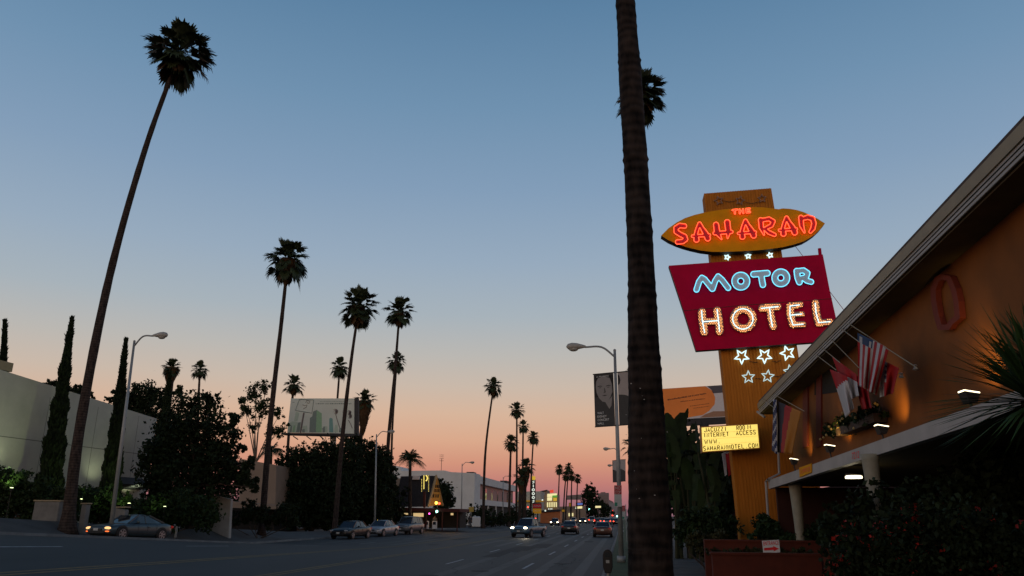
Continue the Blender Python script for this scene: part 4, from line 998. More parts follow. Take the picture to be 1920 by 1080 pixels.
# ================================================================ palms (base column, crown centre px, crown radius px)
fan_palm('tallest leaning fan palm at the far left, round full crown high in the sky', 37.6, 128, (336, 98), 67, [(150, 800), (205, 520), (272, 280)], 4, .40, .16, flare=1.7)
fan_palm('tall fan palm with a shaggy crown between the left street lamp and the white billboard', 60, 492, (540, 487), 44, [(506, 800), (527, 610)], 0, .34, .17, skirt=40, rw=1.0, flare=1.5)
fan_palm('fan palm whose trunk crosses the right half of the white billboard', 78, 628, (673, 574), 36, [(642, 820), (658, 680)], 4, .36, .17, skirt=26, rw=1.1)
fan_palm('fan palm just right of the one crossing the billboard, taller of two overlapping trunks', 92, 720, (749, 584), 30, [(728, 830), (741, 690)], 2, .34, .18, skirt=22, rw=.9)
fan_palm('shorter fan palm overlapping the trunk right of the billboard', 120, 733, (744, 678), 19, [(735, 820)], 1, .28, .18, skirt=12, rw=.8)
fan_palm('fan palm behind the upper left corner of the white billboard', 112, 533, (551, 722), 20, [(541, 820)], 3, .3, .22, skirt=10, rw=1.0)
fan_palm('fan palm rising above the middle of the white billboard', 118, 622, (637, 689), 19, [(628, 820)], 1, .3, .2, skirt=10, rw=.9)
fan_palm('fan palm with a long brown dead skirt beside the right edge of the white billboard', 100, 668, (684, 752), 21, [(674, 850)], 2, .4, .3, skirt=56, rw=1.35)
fan_palm('lone fan palm in the middle of the picture beside the white box building', 119, 906, (925, 724), 17, [(910, 850)], 0, .3, .17, skirt=12, rw=.7)
fan_palm('topmost fan palm of the group right of the lone one', 150, 968, (969, 769), 15, [(969, 860)], 2, .3, .2, skirt=8, rw=.7)
fan_palm('lower left fan palm of the group right of the lone one', 138, 954, (958, 830), 14, [(956, 900)], 4, .32, .22, skirt=8, rw=.8)
fan_palm('middle fan palm of the group, just below and right of the topmost', 170, 980, (981, 799), 11.5, [(980, 880)], 1, .3, .22)
fan_palm('right-hand fan palm of the group right of the lone one', 170, 995, (1000, 820), 12, [(996, 900)], 0, .3, .2, skirt=6, rw=.7)
fan_palm('bushy fan palm with a thick brown skirt low in the group', 130, 983, (986, 876), 17, [(984, 930)], 5, .4, .3, skirt=30, rw=1.0)
fan_palm('second bushy skirted fan palm just left of the first low in the group', 128, 974, (977, 896), 15, [(975, 935)], 3, .4, .3, skirt=26, rw=.9)
for lb, bx, c, r, Y in (('far fan palm, leftmost of the distant cluster over the traffic', 1046, (1049, 880), 8.5, 240), ('far fan palm, highest of the distant cluster', 1060, (1066, 876), 8.5, 250), ('far fan palm, lowest and second from the left in the distant cluster', 1056, (1061, 892), 8, 235),
                        ('far fan palm, fourth from the left in the distant cluster', 1071, (1072, 892), 8, 245), ('far fan palm, rightmost of the distant cluster', 1081, (1083, 897), 7.5, 255)):
    fan_palm(lb, Y, bx, c, r, [(c[0]*.4+bx*.6, 930)], [0, 4, 2, 1, 3][int(bx) % 5], .3, .22, skirt=5, rw=.9)
fan_palm('small fan palm above an ivy clad trunk left of the dark leafy trees', 62, 298, (322, 689), 19, [(306, 840)], 2, .42, .36, skirt=30, rw=.85)
fan_palm('small fan palm above the roofline left of the dark leafy trees, shorter trunk', 112, 366, (375, 693), 17, [(371, 780)], 1, .3, .2)
fan_palm('fan palm crown half hidden behind the big foreground trunk, high up', 50, 1192, (1200, 176), 50, [(1196, 700)], 4, .32, .18, skirt=26, rw=.8)
fan_palm('fan palm peeking out left of the big foreground trunk, beside the near banners', 95, 1196, (1192, 838), 24, [(1194, 900)], 5, .3, .2)
def feather_palm(label, Y, bx, crown, rpx, n=22, seed=1):
    X = XatY(bx, Y); z0 = H(X, Y)+.1; top = P(*crown, Y); k = Y/F*rpx; t = thing('feather_palm', label, 'palm tree', (X, Y, z0)); g = random.Random(seed)
    m = MB(); m.tube(curve_pts([(X, Y, z0-.1), ((X+top.x)/2, Y, (z0+top.z)/2), tuple(top)], 12), [.22]*8+[.18]*5, 10); m.build('trunk', MATS['palm_bark'], t, smooth=True)
    m = MB()
    for i in range(n):
        az = i*2.4; el = R(g.uniform(5, 75)); pts = []; d = Vector((math.cos(az)*math.cos(el), math.sin(az)*math.cos(el), math.sin(el)))
        for j in range(13):
            u = j/12; pts.append(top+d*k*1.15*u+Vector((0, 0, -k*.85*u*u*math.cos(el)**.5)))
        m.tube(pts, [.03*(1-.8*j/12) for j in range(13)], 4)
        sd = Vector((-math.sin(az), math.cos(az), 0))
        for j in range(1, 13):
            for s in (-1, 1):
                for q in range(2):
                    p = pts[j].lerp(pts[j-1], q*.5); L = k*.38*math.sin(math.pi*min(.97, .12+j/14))*g.uniform(.8, 1.1)
                    tdir = (pts[j]-pts[j-1]).normalized(); e = p+(sd*s*.75+tdir*.55).normalized()*L+Vector((0, 0, -L*g.uniform(.4, .9)))
                    m.add([p-tdir*.035, p+tdir*.035, e], [(0, 1, 2)])
    m.build('crown', MATS['palm_leaf'], t); return t
feather_palm('drooping feather palm in front of the dark peaked restaurant roof', 93, 769, (769, 862), 30, 26, 2)
feather_palm('feather palm left of the white billboard behind the tan block', 84, 505, (508, 846), 30, 20, 3)
# ================================================================ trees
T = 'dark trees on the left side of the street'
tree('tree', 'large dark leafy tree right of the white wall, its crown over the pale gate pillar', 52, 355, [(365, 780, 52, 48), (415, 820, 40, 40), (330, 830, 55, 55), (400, 870, 60, 45), (350, 905, 62, 50), (440, 880, 32, 26), (300, 880, 40, 60), (425, 905, 40, 22), (345, 950, 55, 45), (395, 745, 18, 14), (335, 735, 14, 12), (440, 785, 14, 12), (470, 865, 14, 10), (462, 900, 22, 12), (455, 840, 12, 10), (285, 850, 26, 30), (478, 915, 10, 8), (310, 785, 14, 18)], 25000, .28, T, seed=2)
tree('tree', 'dark tree rising behind the white wall left of the ivy clad palm', 66, 262, [(262, 745, 42, 34), (235, 770, 36, 40), (290, 760, 34, 40), (265, 810, 45, 40), (215, 745, 18, 20)], 9000, .3, T, seed=5)
tree('tree', 'small treetop showing above the white wall between the first cypress and the leaning palm', 60, 120, [(98, 722, 18, 14), (140, 732, 20, 15), (165, 745, 20, 13), (120, 750, 30, 18)], 3000, .26, T, seed=6)
tree('tree', 'slender pale trunked tree with clumps of leaves left of the billboard', 82, 462, [(480, 735, 22, 20), (500, 722, 18, 12), (462, 765, 15, 24), (500, 765, 20, 18), (525, 775, 14, 13), (478, 790, 12, 18), (515, 808, 22, 14), (455, 748, 8, 8), (535, 800, 10, 8)], 3200, .3, T, mt='foliage', bark='bark_pale', tr=.13, seed=7, clump=.45)
tree('tree', 'broad dark tree mass below the white billboard', 84, 585, [(570, 870, 50, 30), (610, 860, 40, 32), (540, 900, 30, 35), (590, 920, 60, 45), (650, 870, 34, 40), (640, 930, 50, 50), (560, 950, 45, 35), (600, 975, 60, 18)], 34000, .36, T, seed=8)
tree('tree', 'dark tree mass right of the billboard post behind the parked cars', 88, 690, [(690, 850, 30, 26), (665, 835, 22, 18), (715, 870, 24, 32), (690, 905, 46, 50), (722, 925, 22, 50), (660, 950, 50, 36), (700, 965, 40, 28)], 24000, .36, T, seed=9)
tree('tree', 'rounded tree behind the peaked restaurant in front of the white box building', 112, 838, [(832, 925, 18, 22), (826, 908, 12, 10), (842, 940, 12, 16), (832, 950, 18, 14)], 4200, .34, T, seed=10)
tree('tree', 'far dark conical tree above the traffic left of the distant tower block', 300, 1107, [(1106, 918, 9, 12), (1100, 928, 13, 12), (1113, 930, 12, 14), (1107, 945, 17, 15), (1120, 950, 14, 12), (1096, 955, 8, 10)], 3400, .8, T, seed=11)
tree('tree', 'far low tree in front of the distant tower block', 280, 1128, [(1128, 952, 16, 10), (1138, 960, 14, 12), (1120, 964, 16, 10), (1106, 964, 18, 9)], 2200, .8, T, seed=12)
bush('hedge', 'dark hedge at the far left below the first cypress, in front of the white wall', 39.6, [(-10, 900, 40, 28), (30, 905, 40, 26), (70, 922, 36, 24), (20, 940, 50, 30), (75, 955, 40, 26), (120, 930, 30, 22), (115, 960, 34, 24), (5, 975, 40, 20), (60, 980, 50, 14)], 15000, .2, 'foliage', 21)
bush('hedge', 'dark hedge between the leaning palm and the left street lamp, below the white wall', 43.5, [(160, 932, 36, 22), (195, 938, 36, 22), (180, 962, 44, 24), (225, 945, 34, 20), (225, 968, 40, 18)], 9000, .2, 'foliage', 25)
bush('hedge', 'dark hedge right of the left street lamp at the end of the white wall', 48, [(268, 952, 34, 22), (305, 958, 40, 28), (345, 955, 38, 34), (290, 975, 50, 16), (380, 965, 34, 30)], 9000, .22, 'foliage', 26)
bush('hedge', 'long unlit hedge filling the gap behind the tree trunks on the left', 93, [(x, 945, 34, 36) for x in range(400, 745, 24)]+[(x, 975, 30, 16) for x in range(400, 745, 30)], 16000, .42, 'foliage_dark', 27)
bush('hedge', 'long dark hedge along the left pavement beyond the restaurant', 128, [(870, 968, 30, 12), (920, 968, 30, 12), (895, 958, 22, 12), (850, 974, 20, 10), (950, 972, 20, 10), (905, 978, 50, 8)], 4200, .4, seed=22)
bush('hedge', 'dark shrubs in front of the tan block beside the pale gate pillar', 58, [(450, 972, 30, 14), (480, 965, 26, 20), (510, 975, 24, 14), (535, 965, 26, 22), (465, 945, 14, 14)], 4200, .22, seed=23)
bush('bush', 'dark street planting in front of the low shops beyond the far red sign', 150, [(968, 962, 14, 14), (985, 970, 18, 12), (960, 975, 14, 10)], 1600, .4, seed=24)
# cypresses
def cypress(label, Y, bx, top, w, seed):
    X = XatY(bx, Y); z0 = H(X, Y)+.1; tp = P(*top, Y); k = Y/F; t = thing('cypress', label, 'cypress tree', (X, Y, z0), 'narrow cypresses against the white wall'); g = np.random.default_rng(seed)
    Hh = tp.z-z0; n_ = 11000; u = g.uniform(.02, 1, n_)**.85; wr = w*k/2*np.minimum(1, (1-u)*1.08+.04)**.95*(1+.10*np.sin(u*34+seed)+.08*np.sin(u*71))
    a = g.uniform(0, 6.283, n_); r_ = wr*g.uniform(.45, 1, n_)**.5
    C = np.stack([X+(tp.x-X)*u+r_*np.cos(a), Y+r_*np.sin(a), z0+Hh*u], 1); s = .16*g.uniform(.6, 1.4, n_)[:, None]
    up = np.stack([.25*np.cos(a), .25*np.sin(a), np.ones(n_)], 1)+g.normal(size=(n_, 3))*.2; sd = np.cross(up, g.normal(size=(n_, 3))); sd /= np.linalg.norm(sd, axis=1)[:, None]
    V = np.stack([C-up*s, C+sd*s*.4, C+up*s*1.2, C-sd*s*.4], 1).reshape(-1, 3); np_mesh('crown', V, np.arange(4*n_).reshape(-1, 4), MATS['foliage_dark'], t)
    m = MB(); m.tube([(X, Y, z0-.2), (X+(tp.x-X)*.5, Y, z0+Hh*.5), (tp.x, tp.y, tp.z-.5)], [w*k*.30, w*k*.22, .03], 8); m.build('trunk', MATS['foliage_dark'], t)
cypress('narrow cypress cut by the left edge of the picture', 43, -8, (9, 603), 34, 1)
cypress('tall narrow cypress left of the leaning palm', 43, 82, (135, 598), 50, 2)
cypress('narrow cypress between the leaning palm and the left street lamp', 44, 200, (236, 638), 40, 3)
cypress('ivy clad dark column tree under the small fan palm', 61, 292, (318, 700), 44, 4)
# ================================================================ left white building
mat('garden_render', (.15, .15, .14), .85, .2, 2); mat('pillar_render', (.34, .32, .29), .85, .15, 1); mat('white_render', (.44, .43, .37), .85, .10, .7, .12, det=8); mat('tan_render', (.30, .22, .16), .85, .1, .7); mat('grey_render', (.62, .64, .62), .85, .07, .5); mat('joint_dark', (.16, .16, .14), .9, 0)
XL_ = -36.0
t = thing('white_building', 'long blank white rendered building behind cypresses and hedge at the far left', 'building', (XL_-4, 50, .05))
a = PX(-80, 668, XL_); b = PX(294, 785, XL_); a2 = PX(0, 693, XL_)
m = MB(); m.prism([(XL_, a.y, .0), (XL_, b.y, .0), (XL_, b.y, b.z), (XL_, a.y, a2.z+(a2.z-b.z)*.2)], (-14, 0, 0)); m.build('wall', MATS['white_render'], t)
m = MB(); zz = PX(150, 880, XL_).z
m.box2((XL_-.05, a.y, a2.z*.62), (XL_+.006, b.y-.02, a2.z*.62+.05))
for px in (75, 170, 250):
    p = PX(px, 850, XL_); m.box2((XL_-.05, p.y, .3), (XL_+.006, p.y+.03, b.z-.05))
m.build('render_joint', MATS['joint_dark'], t)
m = MB(); m.box2((XL_-1.2, a.y, a2.z+.02), (XL_-.0, PX(22, 700, XL_).y, a2.z+.55)); m.build('roof_plant', MATS['trim'], t)
m = MB(); q0 = PX(218, 905, XL_+1.2); q1 = PX(252, 925, XL_+1.2); m.prism([(XL_, q0.y, q0.z+.5), (XL_+1.3, q0.y, q0.z-.05), (XL_, q0.y, q0.z-.35)], (0, q1.y-q0.y+2.4, 0)); m.build('awning', MATS['steel_dark'], t)
# uplights
mat('uplight_lens', (1, .9, .5), .3, 0, emit=(.85, 1, .45), es=4)
for i, (px, py, e, lb) in enumerate(((22, 915, 60, 'ground uplight shining on the shrubs at the far left of the white wall'), (152, 936, 30, 'ground uplight lighting a green bush just right of the leaning palm trunk'), (242, 944, 70, 'ground uplight below the awning right of the left street lamp'), (309, 950, 30, 'ground uplight beside the ivy clad palm trunk'))):
    Yq = (38.3, 42.2, 42.3, 46.5)[i]; c = P(px, py, Yq); t = thing('uplight', lb, 'light', tuple(c), 'uplights in the left hedge')
    m = MB(); m.lathe(c, [(.07, -.16), (.10, -.02), (.10, 0)], 10); m.build('housing', MATS['lamp_black'], t)
    m = MB(); m.lathe(c+Vector((0, 0, .005)), [(.085, 0), (.06, .025)], 10); m.build('lens', MATS['uplight_lens'], t)
    m = MB(); m.tube([c-Vector((0, 0, .14)), (c.x, c.y, H(c.x, c.y))], .015, 5); m.build('stake', MATS['lamp_black'], t)
    lamp('uplight_beam', 'SPOT', c+Vector((0, 0, .12)), e*1.6, (.80, 1, .35), Vector((XL_, c.y+1.5, c.z+3.5)), .08, 110, .9)
for i, (pxs, Yq, lb, mt) in enumerate((([(60, 940), (100, 940), (106, 978), (58, 978)], 38.5, 'white low garden wall behind the pavement left of the leaning palm', 'garden_render'), ([(148, 945), (158, 946), (157, 982), (147, 982)], 38.5, 'small white garden post just right of the leaning palm base', 'garden_render'),
        ([(214, 952), (236, 956), (232, 976), (212, 976)], 39, 'small white garden wall behind the roof of the teal car', 'garden_render'), ([(398, 928), (433, 936), (431, 992), (394, 992)], 54, 'pale rounded gate pillar under the dark leafy tree', 'pillar_render'))):
    q = [P(*p, Yq) for p in pxs]; q[2].z = H(q[2].x, Yq)+.1; q[3].z = H(q[3].x, Yq)+.1
    if i != 3: q[0].x = q[3].x; q[1].x = q[2].x
    t = thing(('garden_wall', 'garden_post', 'garden_wall', 'gate_pillar')[i], lb, ('wall', 'post', 'wall', 'pillar')[i], tuple(q[3]))
    m = MB(); m.prism(q, (0, .35, 0)); m.build('body', MATS[mt], t, bevel=.05)
    m = MB(); m.box(((q[0].x+q[1].x)/2, Yq+.17, max(q[0].z, q[1].z)+.035), (abs(q[1].x-q[0].x)+.08, .42, .06)); m.build('coping', MATS['trim'], t)
for px_, py_, e in ((15, 880, 120), (262, 925, 150), (200, 905, 50)):
    c = PX(px_, py_, XL_+1.3); lamp('wall_wash', 'SPOT', c, e, (.88, 1, .62), Vector((XL_-.4, c.y+.4, c.z+3)), .15, 120, 1.0)
# tan block
YT = 78; t = thing('tan_building', 'flat topped tan block with an overhanging storey behind the second palm', 'building', (XatY(485, YT), YT, .05))
m = MB(); q = [P(*p, YT) for p in ((450, 860), (518, 872), (516, 952), (448, 948))]; m.prism(q, (-1, 9, 0)); m.build('upper_storey', MATS['tan_render'], t)
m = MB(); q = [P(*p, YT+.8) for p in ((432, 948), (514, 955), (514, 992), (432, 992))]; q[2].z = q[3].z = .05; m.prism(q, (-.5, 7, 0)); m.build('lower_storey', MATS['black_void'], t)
m = MB(); q = [P(*p, YT-2) for p in ((432, 940), (455, 942), (520, 948), (520, 955), (432, 952))]; m.prism(q, (0, 1.9, 0)); m.build('overhang', MATS['tan_render'], t)
# ================================================================ left billboard
YB = 88; t = thing('billboard', 'white billboard showing a hazy green city skyline and palms on a single pale post', 'billboard', (XatY(626, YB), YB, .1))
Z6 = lambda x, y: (520+x/7.717, 720+y/7.717)
mat('ad_haze', (.60, .66, .58), .7, .06, .3); mat('ad_green_dark', (.20, .26, .23), .7, .1); mat('ad_green', (.27, .46, .28), .7, .12); mat('ad_green_pale', (.44, .55, .44), .7, .1); mat('ad_teal', (.18, .36, .33), .7, .1); mat('ad_umber', (.18, .15, .14), .7, .1)
ad = [(545.5, 747), (664.5, 747), (664, 813), (538.5, 811)]
A_ = lambda x, y, d: P(*Z6(x, y), YB-d)
m = MB(); ppoly(m, ad, YB, .25); m.build('panel', MATS['ad_haze'], t)
def adp(nm, mt, pls, d):
    m = MB(); 
    for i_, pl in enumerate(pls): MB().poly([A_(x, y, d+.0005*i_) for x, y in pl]).build(nm, MATS[mt], t)
adp('skyline_pale', 'ad_green_pale', [[(150, 700), (160, 580), (210, 540), (280, 550), (330, 560), (340, 700)], [(360, 690), (365, 610), (430, 600), (440, 690)], [(650, 700), (660, 610), (725, 610), (725, 700)], [(820, 700), (835, 590), (870, 590), (880, 700)], [(240, 540), (270, 400), (320, 420), (290, 540)]], .006)
adp('skyline_dark', 'ad_green_dark', [[(462, 700), (472, 490), (505, 470), (515, 400), (570, 375), (558, 700)], [(270, 700), (300, 560), (340, 550), (320, 700)], [(655, 700), (650, 640), (690, 610), (690, 700)], [(175, 700), (190, 620), (215, 590), (205, 700)], [(890, 700), (900, 630), (940, 640), (940, 700)], [(360, 700), (355, 660), (395, 650), (400, 700)]], .010)
adp('skyline_green', 'ad_green', [[(558, 700), (570, 375), (642, 425), (645, 700)], [(215, 700), (235, 600), (262, 600), (250, 700)]], .012)
adp('skyline_teal', 'ad_teal', [[(750, 700), (752, 500), (775, 488), (800, 505), (812, 700)]], .012)
m = MB()
for pl in ([(385, 415), (365, 520), (335, 705)],): m.tube([A_(x, y, .012) for x, y in pl], .10, 4)
for pl in ([(845, 440), (870, 530), (905, 640)], [(1030, 520), (1060, 580), (1085, 640)]): m.tube([A_(x, y, .012) for x, y in pl], .04, 4)
for cx, cy, r_ in ((838, 395, 42), (975, 400, 36), (1040, 460, 42), (1035, 410, 38)):
    for i in range(14):
        a = i*.4488; m.poly([A_(cx, cy, .016), A_(cx+r_*math.cos(a), cy+r_*.9*math.sin(a)-4, .016), A_(cx+r_*.9*math.cos(a+.32), cy+r_*.95*math.sin(a+.32)+10, .016)])
m.build('painted_palms', MATS['ad_umber'], t)
m = MB(); m.tube([A_(x, y, .012) for x, y in ((320, 222), (525, 232), (500, 422), (262, 382))], .045, 4, closed=True); m.build('painted_sign', MATS['ad_green_dark'], t)
m = MB(); m.tube([A_(x, y, .016) for x, y in ((410, 270), (425, 238), (455, 240), (475, 260), (455, 282), (430, 275), (445, 262))], .03, 4); m.tube([A_(x, y, .016) for x, y in ((365, 300), (395, 315), (430, 300), (420, 335), (375, 360))], .03, 4)
m.build('logo', MATS['ad_umber'], t)
Yw = YB-.012
def scr(x0, y0, x1, y1, h, k):
    a = Z6(x0, y0); b = Z6(x1, y1); scribble(m, a[0], a[1], b[0], b[1], h, Yw, k)
m = MB(); scr(555, 292, 1070, 292, 2.3, .045); scr(620, 258, 1000, 258, 1.1, .03); scr(222, 270, 250, 270, 1.4, .5); m.build('lettering', MATS['ad_green_dark'], t)
m = MB(); ppoly(m, [(664.8, 746), (671, 747), (671, 817), (664.8, 816)], YB-.1, .5); ppoly(m, [(527, 811.5), (664.8, 813.3), (664.8, 818), (527, 814.5)], YB-.9, 1.4); m.build('frame', MATS['steel_dark'], t)
for x in (550, 575, 600, 630, 655): p = P(x, 818, YB-.9); MB().tube([p, p+Vector((0, 1.4, -.25))], .06, 5).build('catwalk_bracket', MATS['steel_dark'], t)
m = MB(); p = P(627, 815, YB+.5); m.tube([(p.x, p.y, .1), tuple(p)], .26, 14); m.build('post', MATS['trim_white'], t, smooth=True)
# ================================================================ peaked restaurant
YQ = 98; t = thing('restaurant', 'dark steep roofed restaurant with a glowing yellow triangular gable and dark red terrace', 'restaurant', (XatY(790, YQ), YQ, .1))
mat('shingle', (.022, .020, .022), .9, .3, 4, .3); mat('gable_yellow', (.60, .28, .02), .7, .15, 2); mat('barn_red', (.07, .014, .01), .85, .2); mat('gable_trim', (.38, .27, .13), .6, .1)
mat('window_lit', (.6, .45, .2), .5, .2, 3, emit=(1, .72, .34), es=.55)
ap = P(818, 892, YQ); bl_ = P(802, 950, YQ-2.4); br = P(830, 948, YQ+2.4)
bk = Vector((-9.5, -2.2, 0))
m = MB(); ap2 = P(752, 893, YQ-.5); bl2 = P(738, 951, YQ-2.4)
m.add([ap, bl_, bl2, ap2], [(0, 1, 2, 3)]); bkk = [ap+Vector((0, .2, 0)), br+Vector((0, .3, 0)), br+(ap2-ap)+Vector((0, .3, 0)), ap2+Vector((0, .2, 0))]; m.add(bkk, [(3, 2, 1, 0)]); m.build('roof', MATS['shingle'], t)
m = MB(); m.prism([P(818, 897, YQ+.2), P(804, 949, YQ-2.2), P(829, 947, YQ+2.2)], (-.2, .1, 0)); m.build('gable', MATS['gable_yellow'], t)
m = MB(); m.tube([bl_+Vector((.05, 0, 0)), ap, br], .16, 4); m.build('verge_board', MATS['gable_trim'], t)
for r_, xs in ((912, (815, 818, 821)), (920, (813.5, 817, 820.5)), (930, (811, 815, 819))):
    for x in xs: c = P(x, r_, YQ-.4-(r_-905)*.02); MB().box(c+Vector((.25, -.35, 0)), (.14, .14, .40)).build('gable_opening', MATS['black_void'], t)
m = MB(); m.prism([P(*p, YQ-4.5) for p in ((736, 951), (862, 954), (862, 960), (736, 958))], (0, 6, 0)); m.build('terrace_roof', MATS['barn_red'], t)
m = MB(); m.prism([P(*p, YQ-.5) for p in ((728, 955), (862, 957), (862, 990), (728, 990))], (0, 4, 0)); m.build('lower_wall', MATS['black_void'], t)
for x0, x1, y0, y1 in ((757, 772, 962, 965), (775, 794, 962, 969), (845, 850, 962, 966)): m = MB(); ppoly(m, [(x0, y0), (x1, y0), (x1, y1), (x0, y1)], YQ-.6, .05); m.build('window', MATS['window_lit'], t)
for x in (742, 770, 800, 830, 858): p = P(x, 958, YQ-4.4); MB().tube([(p.x, p.y, .1), tuple(p)], .07, 6).build('terrace_post', MATS['barn_red'], t)
m = MB(); ppoly(m, [(724, 905), (752, 896), (744, 930), (728, 950)], YQ+3, 3); m.build('rear_block', MATS['tan_render'], t)
m = MB(); ppoly(m, [(774, 892), (786, 893), (786, 899), (773, 899)], YQ-1.0, .4); m.build('skylight', MATS['ad_white'], t)
mat('lamp_yellow', (1, .6, .1), .4, 0, emit=(1, .55, .06), es=5); mat('lamp_redlit', (1, .1, .05), .4, 0, emit=(1, .06, .03), es=5); mat('lamp_cyanlit', (.4, 1, .9), .4, 0, emit=(.35, 1, .8), es=5); mat('lamp_magenta', (1, .1, .5), .4, 0, emit=(1, .1, .5), es=3)
def bulb(label, x, y, Y, r, mt, cat='light', group=None):
    c = P(x, y, Y); t = thing('lamp', label, cat, tuple(c), group); MB().ball(c, r, 8, 6).build('globe', MATS[mt], t, smooth=True); MB().tube([c+Vector((0, r*.6, r*.4)), c+Vector((0, r*2.2, r*1.6))], r*.25, 5).build('bracket', MATS['lamp_black'], t)
bulb('amber lamp at the foot of the yellow gable, left of two', 818, 943, YQ-3.5, .18, 'lamp_yellow'); bulb('red lamp at the foot of the yellow gable, right of two', 823.5, 944, YQ-3.5, .14, 'lamp_redlit')
bulb('bright cyan lamp under the terrace roof', 819, 959, YQ-4.8, .15, 'lamp_cyanlit'); bulb('small pink lamp under the terrace roof', 805, 963, YQ-4.8, .11, 'lamp_magenta'); bulb('small orange beacon above the silver parked car', 708, 977, 74, .10, 'lamp_yellow')
t = thing('marquee_sign', 'tall dark roof sign with vertical strings of yellow bulbs above the restaurant', 'sign', tuple(P(796, 955, YQ-5)))
mat('bulb_yellow', (1, .9, .3), .4, 0, emit=(1, .78, .18), es=.9)
YQs = YQ-5
m = MB(); ppoly(m, [(790, 891), (804.5, 891), (804.5, 922), (790, 922)], YQs, .35); m.build('panel', MATS['steel_dark'], t)
m = MB(); ppoly(m, [(793.5, 922), (796.8, 922), (796.8, 952), (793.5, 952)], YQs+.05, .3); m.build('post', MATS['barn_red'], t)
bl1 = []
for x, y0, y1, k in ((790.6, 899, 921, 9), (794.8, 892, 916, 12), (803.6, 892, 921, 12)):
    for i in range(k): bl1.append((P(x, y0+(y1-y0)*i/(k-1), YQs-.05), .045 if x != 794.8 else .07))
for i in range(10): a = -math.pi/2+i*math.pi/9; bl1.append((P(799+2.2*math.cos(a), 896.5+4.6*math.sin(a), YQs-.05), .08))
for p_, r_ in bl1: MB().ball(p_, r_, 5, 3).build('bulb', MATS['bulb_yellow'], t)
m = MB(); ppoly(m, [(724, 931), (735, 930), (735, 950), (724, 951)], 92, .2); t = thing('sign_board', 'plain yellow sign board left of the dark restaurant roof', 'sign', tuple(P(730, 950, 92))); m.build('board', mat('board_yellow', (.40, .20, .02), .7, .1), t)
m = MB(); p = P(730, 950, 92.3); m.tube([(p.x, p.y, .1), tuple(p)], .07, 6); m.build('post', MATS['steel_dark'], t)
lamp('gable_glow', 'POINT', P(826, 944, YQ-3)+Vector((1.5, -.5, .3)), 100, (1, .5, .08), size=.2)
lamp('terrace_glow', 'POINT', P(800, 966, YQ-4), 60, (1, .6, .3), size=.2)
# white box building
XBX = -27.5; y0_ = PX(890, 900, XBX).y; y1_ = PX(967, 920, XBX).y
t = thing('white_box_building', 'large pale box building with a long pink recessed upper gallery facing the street', 'building', (XBX-6, y0_+10, .1))
zt_ = PX(890, 887, XBX).z
m = MB(); xl = P(735, 900, y0_).x
q = [Vector((XBX, y0_, .05)), Vector((XBX, y0_, zt_)), P(842, 885, y0_), P(833, 882, y0_), P(752, 883, y0_), P(750, 875, y0_), Vector((xl, y0_, P(735, 872, y0_).z)), Vector((xl, y0_, .05))]
m.prism(q, (0, 6, 0)); m.box2((XBX-9, y0_+6, 4.6), (XBX, y1_, zt_-2.9)) if False else None
m.box2((xl+2, y0_+6, .05), (XBX-3, y1_, zt_-.3)); m.build('main_block', MATS['grey_render'], t)
zA, zB, zC, zD = zt_-.1, PX(890, 914, XBX).z, PX(890, 935, XBX).z, PX(890, 946, XBX).z
m = MB(); m.box2((XBX-3, y0_+6, zB+.9), (XBX, y1_, zt_-.25)); m.box2((XBX-3, y0_+6, zD), (XBX+.02, y1_, zC)); m.build('parapet', MATS['grey_render'], t)
m = MB(); m.box2((XBX-3, y0_+6, zC), (XBX-.7, y1_-.1, zB+.9)); m.build('pink_gallery', mat('pink_render', (.42, .24, .21), .85, .08), t)
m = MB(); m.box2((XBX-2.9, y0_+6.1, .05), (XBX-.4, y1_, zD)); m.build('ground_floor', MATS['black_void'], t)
for i in range(7):
    y = y0_+8+i*(y1_-y0_-10)/6.2; m = MB(); m.box2((XBX-.72, y, zC), (XBX-.66, y+1.6, zB+.3)); m.build('window', MATS['glass_dark'] if i != 0 else MATS['black_void'], t)
for i in range(6): y = y0_+6+i*(y1_-y0_-7)/5; MB().box2((XBX-.3, y, .1), (XBX, y+.4, zD)).build('pillar', MATS['grey_render'], t)
m = MB(); m.box2((XBX-2, y1_-14, zt_), (XBX-.4, y1_-9, zt_+.5)); m.box2((XBX-3, y0_+7, zt_), (XBX-1.6, y0_+10, zt_+.6)); m.build('roof_plant', MATS['steel_dark'], t)
m = MB(); p = P(828, 860, y0_+3); m.tube([(p.x, p.y, zt_), tuple(p)], .05, 5)
for dz in (0, .35, .7, -.4): m.box(p+Vector((0, 0, dz)), (.9, .05, .05)); m.box(p+Vector((.1, 0, dz)), (.05, 1.2, .05))
m.build('aerial', MATS['steel_dark'], t)
# street lamps left
for lb, x, Y, top, armm, hd in (('nearest left street lamp, pale pole behind the teal car', 209, 37.5, (252, 640), (268, 631), (288, 630)), ('left street lamp rising behind the silver parked car', 703, 80, (706, 815), (716, 809.5), (726, 810)),
                         ('left street lamp before the white box building', 865, 122, (866.5, 870), (873, 867), (880, 867.5)), ('farthest left street lamp beside the pink gallery', 943, 165, (943.5, 895), (947, 893), (952, 893))):
    street_lamp(lb, XatY(x, Y), Y, top, armm, hd, r=.10)
